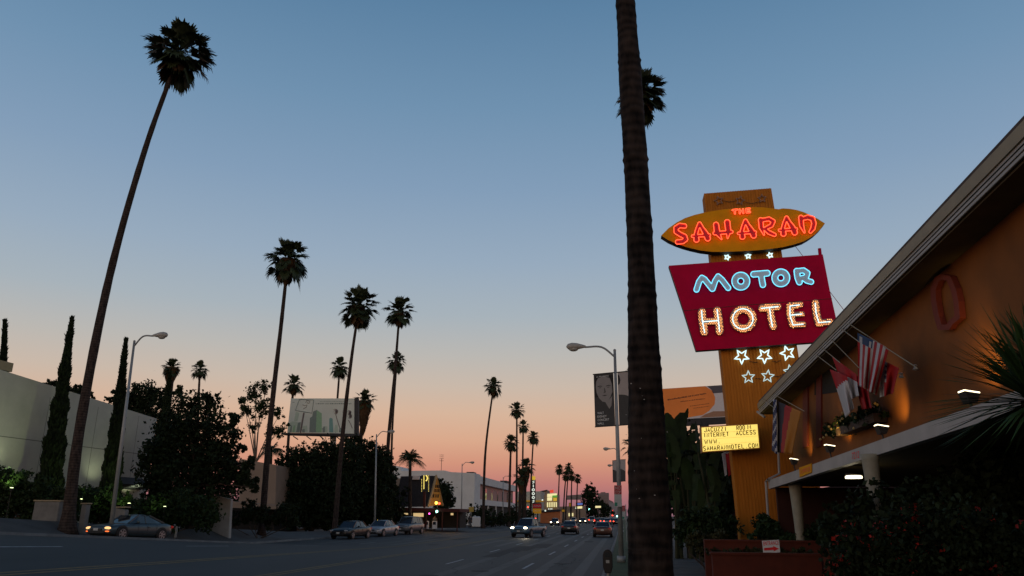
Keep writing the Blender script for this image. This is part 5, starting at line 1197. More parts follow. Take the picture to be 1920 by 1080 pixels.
# small signs & kerb things
t = thing('street_sign', 'small yellow sign on a thin post at the left kerb before the pink gallery', 'sign', tuple(P(884, 985, 118)))
m = MB(); ppoly(m, [(878.5, 951), (888, 950), (888, 959.5), (878.5, 960)], 118, .04); m.build('plate', mat('plate_yellow', (.45, .32, .07), .6, .1), t)
p = P(883.5, 958, 118.1); MB().tube([(p.x, p.y, .1), tuple(p)], .04, 6).build('post', MATS['galvanised'], t)
for lb, x0, x1 in (('narrow white newspaper box outside the restaurant terrace', 799.5, 803.5), ('wide white newspaper box outside the restaurant terrace', 811, 819)):
    Yk = 94; c = P((x0+x1)/2, 986, Yk); w = (x1-x0)*Yk/F; t = thing('newspaper_box', lb, 'newspaper box', (c.x, Yk, .15)); m = MB(); m.box((c.x, Yk, .75), (w, .4, .9)); m.build('cabinet', MATS['ad_white'], t, bevel=.03)
    m = MB(); m.box((c.x, Yk-.21, .95), (w*.7, .03, .35)); m.build('window', MATS['glass_dark'], t); m = MB(); m.box((c.x, Yk, .22), (w*.4, .2, .2)); m.build('pedestal', MATS['steel_dark'], t)
for lb, px, Yk, hgt, wd in (('low pale rounded utility cover on the left pavement before the lone palm', 893, 122, 1.6, 1.3), ('pale garden post beside the car park on the left pavement', 1435/1.0*0+332, 38.5, .6, .09)):
    c = P(px, 985, Yk); z0 = H(c.x, Yk)+.13; t = thing('utility_box' if wd > 1 else 'bollard', lb if wd > 1 else 'thin pale bollard on the pavement behind the tail of the teal car', 'utility box' if wd > 1 else 'bollard', (c.x, Yk, z0))
    m = MB(); m.box((c.x, Yk, z0+hgt/2), (wd, .5 if wd > 1 else .1, hgt)); m.build('body', MATS['grey_render' if wd > 1 else 'garden_render'], t, bevel=.2 if wd > 1 else .02); m = MB(); m.box((c.x, Yk, z0+.03), (wd*1.1, .6 if wd > 1 else .16, .06)); m.build('base', MATS['concrete'], t)
# ================================================================ distant strip: signs, shops
def board(label, Y, q, face, post_x=None, emit=False, extra=None, name='shop_sign', d=.3, cat='sign', parts=None):
    c = P(*q[3], Y); t = thing(name, label, cat, tuple(c)); m = MB(); ppoly(m, q, Y, d); m.build('panel', MATS[face], t)
    m = MB(); m.tube([P(*p, Y-.02) for p in q], .07 if Y < 200 else .1, 4, closed=True); m.build('frame', MATS['steel_dark'], t)
    if post_x: 
        p = P(post_x, (q[2][1]+q[3][1])/2, Y+d/2); MB().tube([(p.x, p.y, .1), tuple(p)], .16, 6).build('post', MATS['steel_dark'], t)
    return t
for nm, c, e, s in (('lit_pale', (.7, .65, .4), (1, .88, .42), .72), ('lit_yellow', (.6, .4, .05), (1, .62, .05), .42), ('lit_green', (.1, .35, .05), (.15, .45, .05), .5), ('lit_red', (.5, .03, .02), (.8, .07, .03), .75), ('dull_red', (.26, .012, .018), (.6, .02, .03), .12), ('dull_yellow', (.40, .18, .01), (1, .5, .02), .13), ('lit_blue', (.08, .12, .4), (.15, .25, .8), .4), ('shop_orange', (.50, .16, .05), (1, .3, .1), .0), ('lit_white', (.7, .7, .65), (.9, 1, .85), .7)):
    mat(nm, c, .6, .12, 1.2, emit=e, es=s)
t = thing('vertical_sign', 'slim vertical sign of stacked white letters under a yellow cap beside the palms', 'sign', tuple(P(1000, 960, 185))); YV = 185
m = MB(); ppoly(m, [(995.5, 899), (1004, 899), (1004, 944), (995.5, 944)], YV, .4); m.build('panel', MATS['steel_dark'], t)
m = MB(); ppoly(m, [(996.5, 893), (1003.5, 893), (1003.5, 900), (996.5, 900)], YV-.05, .5); m.build('cap', MATS['lit_yellow'], t)
m = MB()
for i in range(6):
    cy = 904+i*7.2; rr_ = 2.1
    if i in (2, 3, 4): m.tube([P(1000+rr_*math.cos(a), cy+rr_*math.sin(a), YV-.06) for a in np.linspace(0, 5.6, 10)], .09, 4, closed=True)
    elif i == 1: m.tube([P(1000, cy-2.4, YV-.06), P(1000, cy+2.4, YV-.06)], .1, 4)
    else: m.tube([P(1002, cy-2.2, YV-.06), P(998.5, cy-.8, YV-.06), P(1001.8, cy+.6, YV-.06), P(998.5, cy+2.3, YV-.06)], .09, 4)
m.build('lettering', MATS['lit_white'], t)
p = P(1000, 944, YV+.2); MB().tube([(p.x, p.y, .1), tuple(p)], .2, 6).build('post', MATS['steel_dark'], t)
YV = 170; t = board('red sign with white script over a yellow board, beside the vertical sign', YV, [(999, 944.5), (1015, 944), (1015.5, 953), (999, 953)], 'dull_red', 1008)
m = MB(); ppoly(m, [(999, 953.6), (1014.8, 953.3), (1014.8, 963), (999, 963)], YV-.02, .25); m.build('lower_board', MATS['dull_yellow'], t)
m = MB(); m.tube([P(x, y, YV-.06) for x, y in ((1001, 950), (1002.5, 946.5), (1003.8, 950), (1005.5, 948), (1007, 950), (1008.5, 948), (1010, 950), (1011.5, 948), (1013.5, 949.5))], .07, 4); scribble(m, 1002, 958.5, 1012, 958, 1.0, YV-.05, .08); m.build('lettering', MATS['ad_white'], t)
YV = 215
t = thing('shop_building', 'lit shop tower of stacked yellow panels under an orange roof sign', 'building', tuple(P(1035, 975, YV+3)))
m = MB(); q = [P(*p, YV+.5) for p in ((1020, 928), (1045, 927), (1045, 975), (1020, 975))]; q[2].z = q[3].z = .05; m.prism(q, (0, 8, 0)); m.build('wall', MATS['tan_render'], t)
for nm, mt, q in (('lit_panel', 'lit_pale', [(1026, 926), (1044, 925), (1044, 931), (1026, 932)]), ('lit_panel', 'lit_pale', [(1026, 932.6), (1035, 932.3), (1035, 938.5), (1026, 939)]), ('green_panel', 'lit_green', [(1035.5, 929), (1044.6, 928.6), (1044.6, 932.4), (1035.5, 933)]), ('yellow_panel', 'lit_yellow', [(1037.5, 933.6), (1044, 933.4), (1044, 939), (1037.5, 939.4)]), ('lit_window', 'lit_pale', [(1025.5, 942), (1044, 941.5), (1044, 950.5), (1025.5, 951)]), ('roof_sign', 'lit_red', [(1031, 919), (1037.5, 918), (1038, 923.5), (1031, 924)])):
    m = MB(); ppoly(m, q, YV-.2 if nm != 'green_panel' else YV-.5, .3); m.build(nm, MATS[mt], t)
for x in (1029, 1033, 1037, 1041): MB().tube([P(x, 942, YV-.3), P(x, 951, YV-.3)], .12, 4).build('mullion', MATS['gable_trim'], t)
t = thing('low_shop', 'long low orange shop front with dark posts below the lit tower', 'building', tuple(P(1030, 975, 200)))
m = MB(); q = [P(*p, 200) for p in ((1013, 960), (1050, 958), (1050, 980), (1013, 980))]; q[2].z = q[3].z = .05; m.prism(q, (0, 6, 0)); m.build('wall', MATS['shop_orange'], t)
m = MB(); ppoly(m, [(1012, 957), (1051, 955), (1051, 959), (1012, 961)], 199.6, .8); m.build('fascia', MATS['steel_dark'], t)
m = MB(); scribble(m, 1028, 955.5, 1036, 955, 2.5, 199.4, .25); m.build('lettering', MATS['lit_white'], t)
t = thing('pale_building', 'pale flat roofed building behind the bushy palms and the vertical sign', 'building', tuple(P(985, 970, 230)))
m = MB(); q = [P(*p, 230) for p in ((966, 922), (1014, 921), (1014, 975), (966, 975))]; q[2].z = q[3].z = .05; m.prism(q, (0, 12, 0)); m.build('wall', mat('pale_cream', (.40, .42, .37), .8, .1, emit=(1, .95, .6), es=.0), t)
m = MB(); ppoly(m, [(966, 938), (1026, 938), (1026, 941), (966, 941)], 229, .9); m.build('cornice', MATS['dull_yellow'], t)
t = thing('grey_block', 'plain grey block behind the lit shop tower', 'building', tuple(P(1018, 970, 260)))
m = MB(); q = [P(*p, 260) for p in ((1012, 922), (1026, 919), (1026, 975), (1012, 975))]; q[2].z = q[3].z = .05; m.prism(q, (0, 10, 0)); m.build('wall', MATS['tan_render'], t); m = MB(); ppoly(m, [(1012, 921), (1026, 918), (1026, 920), (1012, 923)], 259.6, .5); m.build('parapet', MATS['steel_dark'], t)
t = thing('tower_block', 'distant greyish flat topped block at the end of the street', 'building', tuple(P(1131, 970, 420)))
m = MB(); q = [P(*p, 420) for p in ((1121, 925), (1141, 924), (1141, 970), (1121, 970))]; q[2].z = q[3].z = .05; m.prism(q, (0, 14, 0)); m.build('wall', mat('far_grey', (.22, .17, .17), .9, .1), t); m = MB(); ppoly(m, [(1126, 923), (1135, 922.5), (1135, 925), (1126, 925)], 424, 4); m.build('roof_plant', MATS['far_grey'], t)
for r_ in range(6):
    m = MB(); y = 929+r_*4.2; ppoly(m, [(1122, y), (1140, y-.2), (1140, y+1.6), (1122, y+1.8)], 419.8, .1); m.build('window_band', MATS['ad_umber'], t)
t = thing('street_end_block', 'hazy pale slabs closing the far end of the street beside the near lamp post', 'building', tuple(P(1158, 970, 480)))
m = MB(); q = [P(*p, 480) for p in ((1142, 938), (1150, 942), (1158, 952), (1175, 955), (1175, 975), (1142, 975))]; q[-1].z = q[-2].z = .05; m.prism(q, (0, 10, 0)); m.build('wall', mat('far_pale', (.25, .24, .26), .9, .1), t); m = MB(); ppoly(m, [(1142, 937), (1150, 941), (1150, 942.5), (1142, 938.6)], 479.5, .5); m.build('parapet', MATS['far_grey'], t)
t = thing('low_shop', 'low row of shops behind the distant palm cluster', 'building', tuple(P(1075, 975, 275)))
m = MB(); q = [P(*p, 275) for p in ((1048, 950), (1096, 948), (1100, 978), (1048, 978))]; q[2].z = q[3].z = .05; m.prism(q, (0, 8, 0)); m.build('wall', MATS['tan_render'], t); m = MB(); ppoly(m, [(1062, 929), (1090, 927), (1090, 937), (1062, 937)], 282, .5); m.build('rooftop_billboard', MATS['ad_umber'], t)
m = MB(); ppoly(m, [(1066, 962), (1075, 962), (1075, 968), (1066, 968)], 274.6, .2); m.build('lit_window', MATS['lit_pale'], t)
board('lit white and yellow sign right of the distant palm cluster', 262, [(1079, 949), (1092, 948.5), (1092, 954), (1079, 954.5)], 'lit_pale', 1086)
board('blue and white sign just above the lit one in the distant cluster', 264, [(1080, 943), (1092.5, 942.5), (1092.5, 947), (1080, 947.5)], 'lit_blue', 1087)
board('small orange sign among the distant palm trunks', 262, [(1067, 943), (1072, 943), (1072, 950), (1067, 950)], 'dull_yellow', 1069)
board('small lit sign above the traffic in front of the far low tree', 250, [(1116, 948), (1127, 948), (1127, 952.5), (1116, 953)], 'lit_pale', 1122)
board('amber sign on the left of the low orange shop, half hidden by palms', 190, [(1053, 955), (1059, 955), (1059, 960), (1053, 960)], 'dull_yellow', 1056)
for lb, x, y, Y in (('red traffic light, highest over the far traffic', 1148.5, 958, 300), ('red traffic light just below the highest one', 1148.5, 966.5, 340), ('red traffic light left of the far conical tree trunk', 1092, 966, 330)):
    c = P(x, y, Y); t = thing('traffic_light', lb, 'traffic light', (c.x, c.y, .1), 'red traffic lights down the street'); m = MB(); m.box(c+Vector((0, .25, -.5)), (.5, .3, 1.5)); m.build('housing', MATS['lamp_black'], t)
    m = MB(); m.ball(c, .30, 8, 6); m.build('red_lens', MATS['lamp_redlit'], t); m = MB(); m.tube([(c.x, c.y+.3, .1), (c.x, c.y+.3, c.z)], .08, 6); m.build('pole', MATS['lamp_black'], t)
for i, (x, y, Y, r_, mt) in enumerate(((1017, 937.5, 205, .22, 'lit_white'), (1022.5, 957.5, 196, .22, 'lit_white'), (1080, 953, 258, .22, 'lit_white'), (1105, 955, 290, .30, 'lamp_cyanlit'), (1004, 973, 165, .2, 'lamp_redlit'), (990, 951, 165, .15, 'lamp_redlit'), (1157, 968, 300, .3, 'lamp_cyanlit'))):
    bulb(['small white lamp at the grey block above the red script sign', 'white lamp at the left end of the low orange shop', 'white lamp at the left edge of the lit distant sign', 'pale green lamp in front of the far conical tree', 'red lamp under the yellow board at street level', 'small red lamp between the bushy palms', 'pale green lamp at the far right end of the traffic'][i], x, y, Y, r_, mt)
# ================================================================ cars
mat('tyre', (.012, .012, .012), .8, .2, 9); mat('rim', (.35, .36, .38), .3, .1, metal=.8); mat('car_glass', (.015, .02, .024), .05, 0, spec=.8)
mat('headlight_on', (1, .9, .7), .3, 0, emit=(1, .84, .55), es=14); mat('headlight_low', (1, .7, .4), .3, 0, emit=(1, .55, .2), es=1.3); mat('marker_on', (1, .3, .05), .3, 0, emit=(1, .16, .03), es=1.6)
mat('headlight_off', (.30, .31, .32), .15, .1); mat('tail_on', (1, .05, .02), .3, 0, emit=(1, .05, .02), es=7); mat('tail_faint', (.18, .01, .01), .3, .1, emit=(1, .05, .02), es=.12); mat('plate_white', (.45, .45, .42), .5, .1); mat('trim_black', (.012, .012, .013), .5, .1)  # a faint red glow is put into the unlit tail lens
def paint(nm, c, r_=.28): return mat(nm, c, r_, .03, 2, metal=.35, spec=.6)
KIND = {
 'coupe': dict(L=4.45, W=1.76, gr=.62, st=[(-2.22, .62, .50, .34), (-2.12, .80, .66, .22), (-1.6, .87, .76, .17), (-.9, .88, .83, .16), (0, .88, .86, .16), (.9, .88, .90, .16), (1.6, .87, .95, .17), (2.1, .80, .90, .24), (2.22, .66, .78, .36)], gh=(-.95, -.22, .55, 1.55), ht=1.31, wb=(-1.38, 1.30)),
 'sedan': dict(L=4.6, W=1.78, gr=.62, st=[(-2.30, .66, .60, .34), (-2.18, .84, .76, .22), (-1.6, .89, .84, .18), (-.9, .89, .90, .17), (0, .89, .92, .17), (.9, .89, .95, .17), (1.6, .88, .98, .18), (2.15, .84, .96, .24), (2.28, .72, .84, .36)], gh=(-1.05, -.35, .75, 1.45), ht=1.43, wb=(-1.42, 1.32)),
 'suv': dict(L=4.6, W=1.82, gr=.66, st=[(-2.28, .74, .70, .40), (-2.18, .88, .94, .30), (-1.5, .91, 1.04, .26), (-.9, .91, 1.08, .25), (0, .91, 1.10, .25), (.9, .91, 1.10, .25), (1.6, .91, 1.10, .26), (2.2, .88, 1.08, .32), (2.28, .82, .98, .42)], gh=(-1.0, -.45, 1.75, 2.15), ht=1.76, wb=(-1.42, 1.38)),
 'pickup': dict(L=5.0, W=1.85, gr=.7, st=[(-2.48, .80, .72, .42), (-2.40, .90, .96, .32), (-1.6, .92, 1.02, .28), (-.9, .92, 1.04, .28), (0, .92, 1.05, .28), (.75, .92, 1.05, .28), (.85, .92, 1.02, .28), (1.6, .92, 1.02, .30), (2.42, .90, 1.02, .34), (2.48, .86, .96, .42)], gh=(-1.05, -.5, .50, .75), ht=1.72, wb=(-1.55, 1.5)),
}
def car(kind, label, X, Y, yaw_, pm, head='headlight_off', tail='tail_faint', group=None, marker=False, tilt=True, name=None):
    K = KIND[kind]; z0 = H(X, Y)+.005; cat = {'coupe': 'car', 'sedan': 'car', 'suv': 'car', 'pickup': 'pickup truck'}[kind]
    t = thing(name or ('pickup_truck' if kind == 'pickup' else 'car'), label, cat, (X, Y, z0), group)
    # local: front at -x
    Rz = Matrix.Rotation(yaw_, 3, 'Z')
    fx, fy = math.cos(yaw_), math.sin(yaw_)
    if tilt:
        gx = (H(X+.5, Y)-H(X-.5, Y)); gy = (H(X, Y+.5)-H(X, Y-.5)); nrm = Vector((-gx, -gy, 1)).normalized(); Rz = Vector((0, 0, 1)).rotation_difference(nrm).to_matrix() @ Rz
    t.rotation_mode = 'QUATERNION'; t.rotation_quaternion = Rz.to_quaternion()
    def B(mb, nm, mt, parent=t, smooth=False, bevel=0): return mb.build(nm, mt, parent, smooth=smooth, local=True, bevel=bevel)
    m = MB(); prof = []
    for x, w, zt, zb in K['st']:
        hgt = zt-zb
        half = [(0, zt+.03), (w*.55, zt+.02), (w*.84, zt-.015), (w*.94, zt-.07), (w*.985, zt-hgt*.28), (w, zb+hgt*.42), (w*.97, zb+hgt*.18), (w*.90, zb+.02), (w*.5, zb), (0, zb)]
        ring = half+[(-a, b) for a, b in half[-2:0:-1]]; prof.append([(x, a, b) for a, b in ring])
    n_ = len(prof[0]); vs = [v for r_ in prof for v in r_]; fs = []
    for i in range(len(prof)-1):
        for j in range(n_): fs.append((i*n_+j, i*n_+(j+1) % n_, (i+1)*n_+(j+1) % n_, (i+1)*n_+j))
    fs.append(tuple(range(n_))[::-1]); fs.append(tuple((len(prof)-1)*n_+j for j in range(n_)))
    m.add(vs, fs); body = B(m, 'body', pm, smooth=False)
    sub = body.modifiers.new('s', 'SUBSURF'); sub.levels = 1; sub.render_levels = 1; body.data.polygons.foreach_set('use_smooth', [True]*len(body.data.polygons))
    a0, a1, a2, a3 = K['gh']; ht = K['ht']; W2 = K['W']/2
    def zbelt(x):
        st = K['st']
        for p, q in zip(st[:-1], st[1:]):
            if p[0] <= x <= q[0]: return p[2]+(q[2]-p[2])*(x-p[0])/(q[0]-p[0])-.02
        return st[-1][2]
    wb_, wt_ = W2*.86, W2*.66; zr = ht-.05
    G = [(a0, wb_*.9, zbelt(a0)), (a1, wt_, zr), (a2, wt_, zr), (a3, wb_*.88, zbelt(a3)), ((a1+a0)/2+.15, wb_, zbelt(0)), ((a2+a3)/2-.1, wb_, zbelt(.9))]
    m = MB(); v = []
    for s in (-1, 1): v += [(G[0][0], s*G[0][1], G[0][2]), (G[4][0], s*G[4][1], G[4][2]), (G[5][0], s*G[5][1], G[5][2]), (G[3][0], s*G[3][1], G[3][2]), (G[2][0], s*wt_, zr), (G[1][0], s*wt_, zr)]
    m.add(v, [(0, 5, 11, 6), (3, 9, 10, 4), (0, 1, 5), (1, 2, 4, 5), (2, 3, 4), (6, 11, 7), (7, 11, 10, 8), (8, 10, 9), (0, 6, 7, 1), (1, 7, 8, 2), (2, 8, 9, 3)])
    B(m, 'windows', MATS['car_glass'])
    m = MB(); xm = (a1+a2)/2; rs = []
    for x, w, z_ in ((a1-.06, wt_*.97, zr-.03), (a1+.15, wt_+.02, zr+.015), (xm, wt_+.03, ht), (a2-.15, wt_+.02, zr+.015), (a2+.06, wt_*.97, zr-.03)):
        rs.append([(x, -w, z_-.04), (x, -w*.85, z_), (x, 0, z_+.02), (x, w*.85, z_), (x, w, z_-.04)])
    vs = [p for r_ in rs for p in r_]; fs = [(i*5+j, i*5+j+1, (i+1)*5+j+1, (i+1)*5+j) for i in range(4) for j in range(4)]; fs.append((0, 5, 10, 15, 20, 24, 19, 14, 9, 4)); m.add(vs, fs); B(m, 'roof', pm, smooth=True)
    m = MB()
    for s in (-1, 1):
        for p, q, r_ in ((v[0], v[5], .035), (v[3], v[4], .06), (((a1+a2)/2+.05, wb_*1.0*-1, zbelt(.3)), ((a1+a2)/2+.05, -wt_, zr), .035)):
            p = Vector(p); q = Vector(q); p.y = abs(p.y)*s; q.y = abs(q.y)*s; m.tube([p, q], r_, 5)
        if kind == 'suv': m.tube([(1.25, s*wb_, 1.08), (1.25, s*wt_, zr)], .05, 5)
    B(m, 'pillars', pm)
    if kind == 'pickup':
        m = MB(); m.box((1.62, 0, 1.05), (1.5, 1.55, .02)); B(m, 'cargo_bed', MATS['trim_black'])
    R0 = K['gr']/2
    for ix, wx in enumerate(K['wb']):
        for s in (-1, 1):
            yo = s*(W2-.10)
            m = MB(); ax = Matrix.Rotation(R(90), 3, 'X'); m.lathe((wx, s*(W2-.03)-s*.0, R0+.03), [(R0*1.18, -.05), (R0*1.18, .045)], 20, ax=ax); wl_ = B(m, 'wheel_arch', MATS['trim_black'])
            wt = MB(); wt.lathe((wx, yo+s*.03, R0), [(R0*.72, -.11), (R0*.95, -.11), (R0, -.08), (R0, .08), (R0*.95, .11), (R0*.72, .11)], 24, ax=ax); wo = B(wt, 'wheel', MATS['tyre'], smooth=False)
            m = MB(); yy = yo+s*.125
            for q in range(6):
                a = q*math.pi/3+.3; c_ = Vector((wx+R0*.36*math.cos(a), yy+s*.012, R0+R0*.36*math.sin(a))); m.box(c_, (R0*.66, .02, R0*.20), Matrix.Rotation(-a, 3, 'Y'))
            m.tube([(wx+R0*.68*math.cos(a), yy+s*.005, R0+R0*.68*math.sin(a)) for a in np.linspace(0, 2*math.pi, 20, endpoint=False)], R0*.06, 5, closed=True)
            B(m, 'rim', MATS['rim'], wo)
    st = K['st']; xf = st[1][0]; zf = st[1][2]
    for s in (-1, 1):
        m = MB(); m.ball((xf+.02, s*W2*.70, zf-.11), (.11, .19, .075), 12, 8); B(m, 'headlight', MATS[head], smooth=True)
        if marker: m = MB(); m.ball((xf+.0, s*W2*.72, zf-.27), (.08, .13, .035), 10, 6); B(m, 'indicator', MATS['marker_on'], smooth=True)
        m = MB(); xr = st[-2][0]; zr_ = st[-2][2]; m.ball((xr+.02, s*W2*.76, zr_-.15), (.10, .17, .075), 12, 8); B(m, 'tail_light', MATS[tail], smooth=True)
        m = MB(); m.ball((a0+.42, s*(W2+.08), zbelt(a0)+.10), (.06, .11, .075), 8, 6); m.tube([(a0+.45, s*W2*.85, zbelt(a0)+.03), (a0+.43, s*(W2+.05), zbelt(a0)+.08)], .02, 5); B(m, 'door_mirror', pm if kind != 'pickup' else MATS['trim_black'], smooth=True)
        m = MB(); m.box((.35, s*(W2-.012), zbelt(.3)-.20), (.16, .03, .03)); B(m, 'door_handle', MATS['trim_black'])
        m = MB()
        for xx in ((a0+a1)/2+.22, (a1+a2)/2+.1, a2+.35): m.box((xx, s*(W2*.992), .62), (.012, .008, .42 if kind != 'suv' else .55))
        m.box((0, s*(W2*1.0), .36 if kind != 'suv' else .5), (2.0, .012, .03)); B(m, 'door_lines', MATS['trim_black'])
    m = MB(); m.box((st[0][0]-.005, 0, st[0][2]-.03), (.05, W2*.8, .10)); m.box((st[0][0]+.03, 0, st[0][3]+.01), (.06, W2*1.2, .10)); B(m, 'grille', MATS['trim_black'])
    m = MB(); m.box((st[0][0]-.03, 0, st[0][3]+.14), (.02, .30, .12)); B(m, 'front_plate', MATS['plate_white'])
    m = MB(); m.box((st[-1][0]+.02, 0, st[-1][2]-.18), (.02, .30, .13)); B(m, 'rear_plate', MATS['plate_white'])
    return t
N90 = math.pi/2        # front (-x local) : yaw=+90deg -> front points to -Y (towards the camera)
g0 = lambda px, Y: XatY(px, Y)
car('coupe', 'dusty teal coupe with glowing headlights driving at the left edge of the street', XatY(246, 39), 39, N90-R(12), paint('paint_teal', (.045, .065, .075)), 'headlight_low', marker=True)
car('sedan', 'dark parked sedan, first of three parked cars on the left kerb', -22.6, 64.2, N90-R(8), paint('paint_black', (.015, .017, .020)), group='cars parked on the left kerb')
car('sedan', 'silver parked car in the middle of three parked cars on the left kerb', -22.5, 72.3, N90-R(8), paint('paint_silver', (.30, .31, .33)), group='cars parked on the left kerb')
car('suv', 'dark grey and white parked off-roader, third of three parked cars on the left kerb', -22.1, 80.3, N90-R(8), paint('paint_slate', (.10, .11, .12)), group='cars parked on the left kerb')
car('pickup', 'blue truck with bright headlights driving towards the camera in mid street', -8.9, 75.0, N90-R(16), paint('paint_blue', (.06, .12, .17)), 'headlight_on')
car('sedan', 'black sedan seen from behind in the middle lane', -5.9, 89, -N90, paint('paint_black', (.015, .017, .020)), tail='tail_faint')
car('sedan', 'brownish red sedan seen from behind in the right lane next to the lamp post', -2.0, 79, -N90, paint('paint_maroon', (.09, .045, .035)), tail='tail_faint')
far = [('car', 'sedan', 'dark parked car below the lone fan palm', -22.9, 136, 1, 'paint_black', 'headlight_off'), ('c', 'sedan', 'pale parked car just right of the one below the lone palm', -22.8, 148, 1, 'paint_silver', 'headlight_off'), ('c', 'suv', 'dark parked car with amber light right of the blue truck roof', -19.2, 160, 1, 'paint_slate', 'headlight_low'),
       ('c', 'sedan', 'oncoming car with twin white headlights below the lit shop tower', -13.6, 160, 1, 'paint_black', 'headlight_on'), ('c', 'sedan', 'oncoming car with twin white headlights left of the white van', -10.2, 205, 1, 'paint_black', 'headlight_on'),
       ('c', 'sedan', 'pale parked car between the two pairs of white headlights', -13.9, 225, 1, 'paint_silver', 'headlight_low'), ('c', 'suv', 'white car with red roof light ahead, left edge of the brake light queue', -7.9, 205, 0, 'paint_silver', 'tail_on')]
for _, k, lb, x, y, tow, pn, lt in far:
    car(k, lb, x, y, N90 if tow else -N90, MATS[pn], head=lt if tow else 'headlight_off', tail=lt if not tow else 'tail_faint', tilt=False, group='far traffic')
names = ['leftmost', 'second', 'third', 'fourth', 'fifth', 'sixth', 'seventh', 'eighth', 'ninth', 'tenth', 'eleventh', 'twelfth']
q_ = [(1121, 190), (1127, 230), (1131, 205), (1136, 260), (1139, 180), (1143, 225), (1147, 285), (1150, 200), (1153, 240), (1157, 175), (1160, 215), (1163, 265)]
for i, (px, y) in enumerate(q_):
    car('sedan', 'car with red brake lights, %s from the left in the distant queue' % names[i], g0(px, y), y, -N90, MATS[('paint_black', 'paint_slate', 'paint_maroon')[i % 3]], tail='tail_on', tilt=False, group='queue of braking cars')
for i, (x, y, e) in enumerate(((-8.9, 72.2, 60), (-13.6, 157, 80), (-10.2, 202, 80))):
    lamp('headlight_beam', 'SPOT', (x, y, .8), e, (1, .85, .6), (x-.5, y-20, 0), .1, 70, .8)
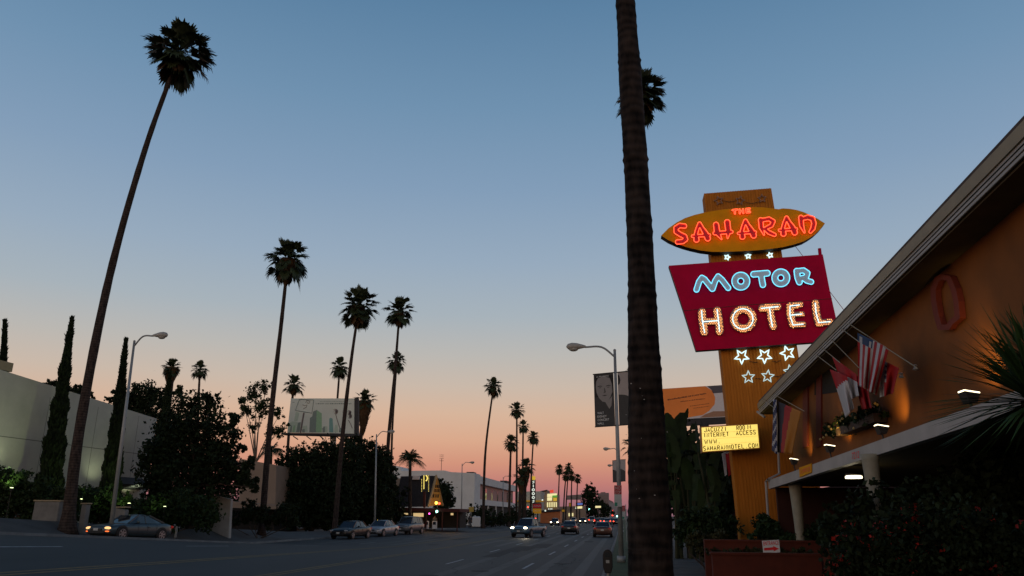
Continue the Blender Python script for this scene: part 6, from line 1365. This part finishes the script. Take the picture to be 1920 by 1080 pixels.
# ================================================================ people
def person(label, px, Y, hgt, cols, bag=False, step=.18, face=1, hair=(.02, .015, .01)):
    X = XatY(px, Y); z0 = H(X, Y)+.13; t = thing('person', label, 'person', (X, Y, z0)); s = hgt/1.72
    J = {'pel': (0, 0, .93), 'che': (0, .0, 1.28), 'nec': (0, 0, 1.46), 'hea': (0, -.01, 1.60), 'top': (0, -.01, 1.66), 'hl': (-.10, 0, .90), 'kl': (-.11, -step*.6, .50), 'al': (-.11, -step, .08), 'tl': (-.12, -step-.15, .03), 'hr': (.10, 0, .90), 'kr': (.11, step*.3, .50), 'ar': (.11, step, .10), 'tr': (.12, step-.13, .03),
         'sl': (-.19, 0, 1.40), 'el': (-.25, .06, 1.13), 'wl': (-.25, -.06, .90), 'dl': (-.25, -.09, .80), 'sr': (.19, 0, 1.40), 'er': (.25, .02, 1.13), 'wr': (.27, -.08, .90), 'dr': (.27, -.10, .80)}
    Rr = {'pel': .14, 'che': .15, 'nec': .06, 'hea': .095, 'top': .085, 'hl': .09, 'kl': .062, 'al': .04, 'tl': .035, 'hr': .09, 'kr': .062, 'ar': .04, 'tr': .035, 'sl': .06, 'el': .042, 'wl': .03, 'dl': .032, 'sr': .06, 'er': .042, 'wr': .03, 'dr': .032}
    E = [('pel', 'che'), ('che', 'nec'), ('nec', 'hea'), ('hea', 'top'), ('pel', 'hl'), ('hl', 'kl'), ('kl', 'al'), ('al', 'tl'), ('pel', 'hr'), ('hr', 'kr'), ('kr', 'ar'), ('ar', 'tr'), ('che', 'sl'), ('sl', 'el'), ('el', 'wl'), ('wl', 'dl'), ('che', 'sr'), ('sr', 'er'), ('er', 'wr'), ('wr', 'dr')]
    ks = list(J); me = bpy.data.meshes.new('body'); me.from_pydata([tuple(c*s for c in J[k]) for k in ks], [(ks.index(a), ks.index(b)) for a, b in E], []); me.materials.append(mat('skin', (.30, .17, .12), .6, .1))
    o = link('body', me, t); sk = o.modifiers.new('skin', 'SKIN'); me.skin_vertices[0] if len(me.skin_vertices) else None
    bpy.context.view_layer.update()
    if not me.skin_vertices: 
        bpy.context.view_layer.objects.active = o; bpy.ops.mesh.customdata_skin_add()
    for i, k in enumerate(ks): r_ = Rr[k]*s; me.skin_vertices[0].data[i].radius = (r_, r_*.8 if k in ('pel', 'che') else r_)
    me.skin_vertices[0].data[0].use_root = True; sb = o.modifiers.new('sub', 'SUBSURF'); sb.levels = 2; sb.render_levels = 2
    L = lambda *p: Vector(p)*s
    def Bd(m, nm, mt, smooth=True): return m.build(nm, mt, t, smooth=smooth, local=True)
    m = MB(); m.tube([L(0, 0, .88), L(0, 0, 1.05), L(0, 0, 1.28), L(0, 0, 1.42), L(0, 0, 1.48)], [.165*s, .155*s, .185*s, .15*s, .07*s], 14)
    for a in ('l', 'r'): m.tube([L(*J['s'+a]), L(*[(J['s'+a][i]+J['e'+a][i])/2 for i in range(3)]), L(*J['e'+a])], [.085*s, .07*s, .06*s], 10)
    Bd(m, 'shirt', cols[0])
    m = MB(); m.tube([L(0, 0, .98), L(0, 0, .84)], [.165*s, .17*s], 14)
    for a in ('l', 'r'): m.tube([L(*J['h'+a]), L(*J['k'+a]) if not bag else L(*[(J['h'+a][i]*.3+J['k'+a][i]*.7) for i in range(3)])]+([L(*J['a'+a])] if not bag else []), [.11*s, .085*s]+([.06*s] if not bag else []), 10)
    Bd(m, 'trousers' if not bag else 'shorts', cols[1])
    m = MB(); m.ball(L(0, .015, 1.645), (.105*s, .115*s, .10*s), 12, 8); Bd(m, 'hair', mat('hair_dark', hair, .8, .1))
    for a in ('l', 'r'): 
        m = MB(); c = L((J['a'+a][0]+J['t'+a][0])/2, (J['a'+a][1]+J['t'+a][1])/2, .04); m.ball(c, (.05*s, .14*s, .05*s), 10, 6); Bd(m, 'shoe', MATS['trim_black'])
    if bag: m = MB(); m.box(L(.02, .20, .98), (.42*s, .22*s, .28*s)); bpy_o = m.build('bag', MATS['trim_black'], t, local=True, bevel=.05)
    return t
person('person in pale shirt and dark shorts walking away on the right pavement', 1272, 46, 1.68, (mat('shirt_pale', (.42, .41, .40), .85, .08), MATS['steel_dark']), bag=True)
person('person in dark clothes standing on the left kerb by the small yellow sign', 881, 112, 1.75, (MATS['trim_black'], MATS['steel_dark']), step=.04)
person('person in dark clothes near the white newspaper boxes outside the restaurant', 815, 96, 1.75, (mat('shirt_grey', (.10, .10, .11), .85, .08), MATS['trim_black']), step=.05)
# render settings
vs_ = sc.view_settings; vs_.view_transform = 'Standard'; vs_.look = 'None'; vs_.exposure = 0.0; vs_.gamma = 1.0
sc.render.engine = 'CYCLES'
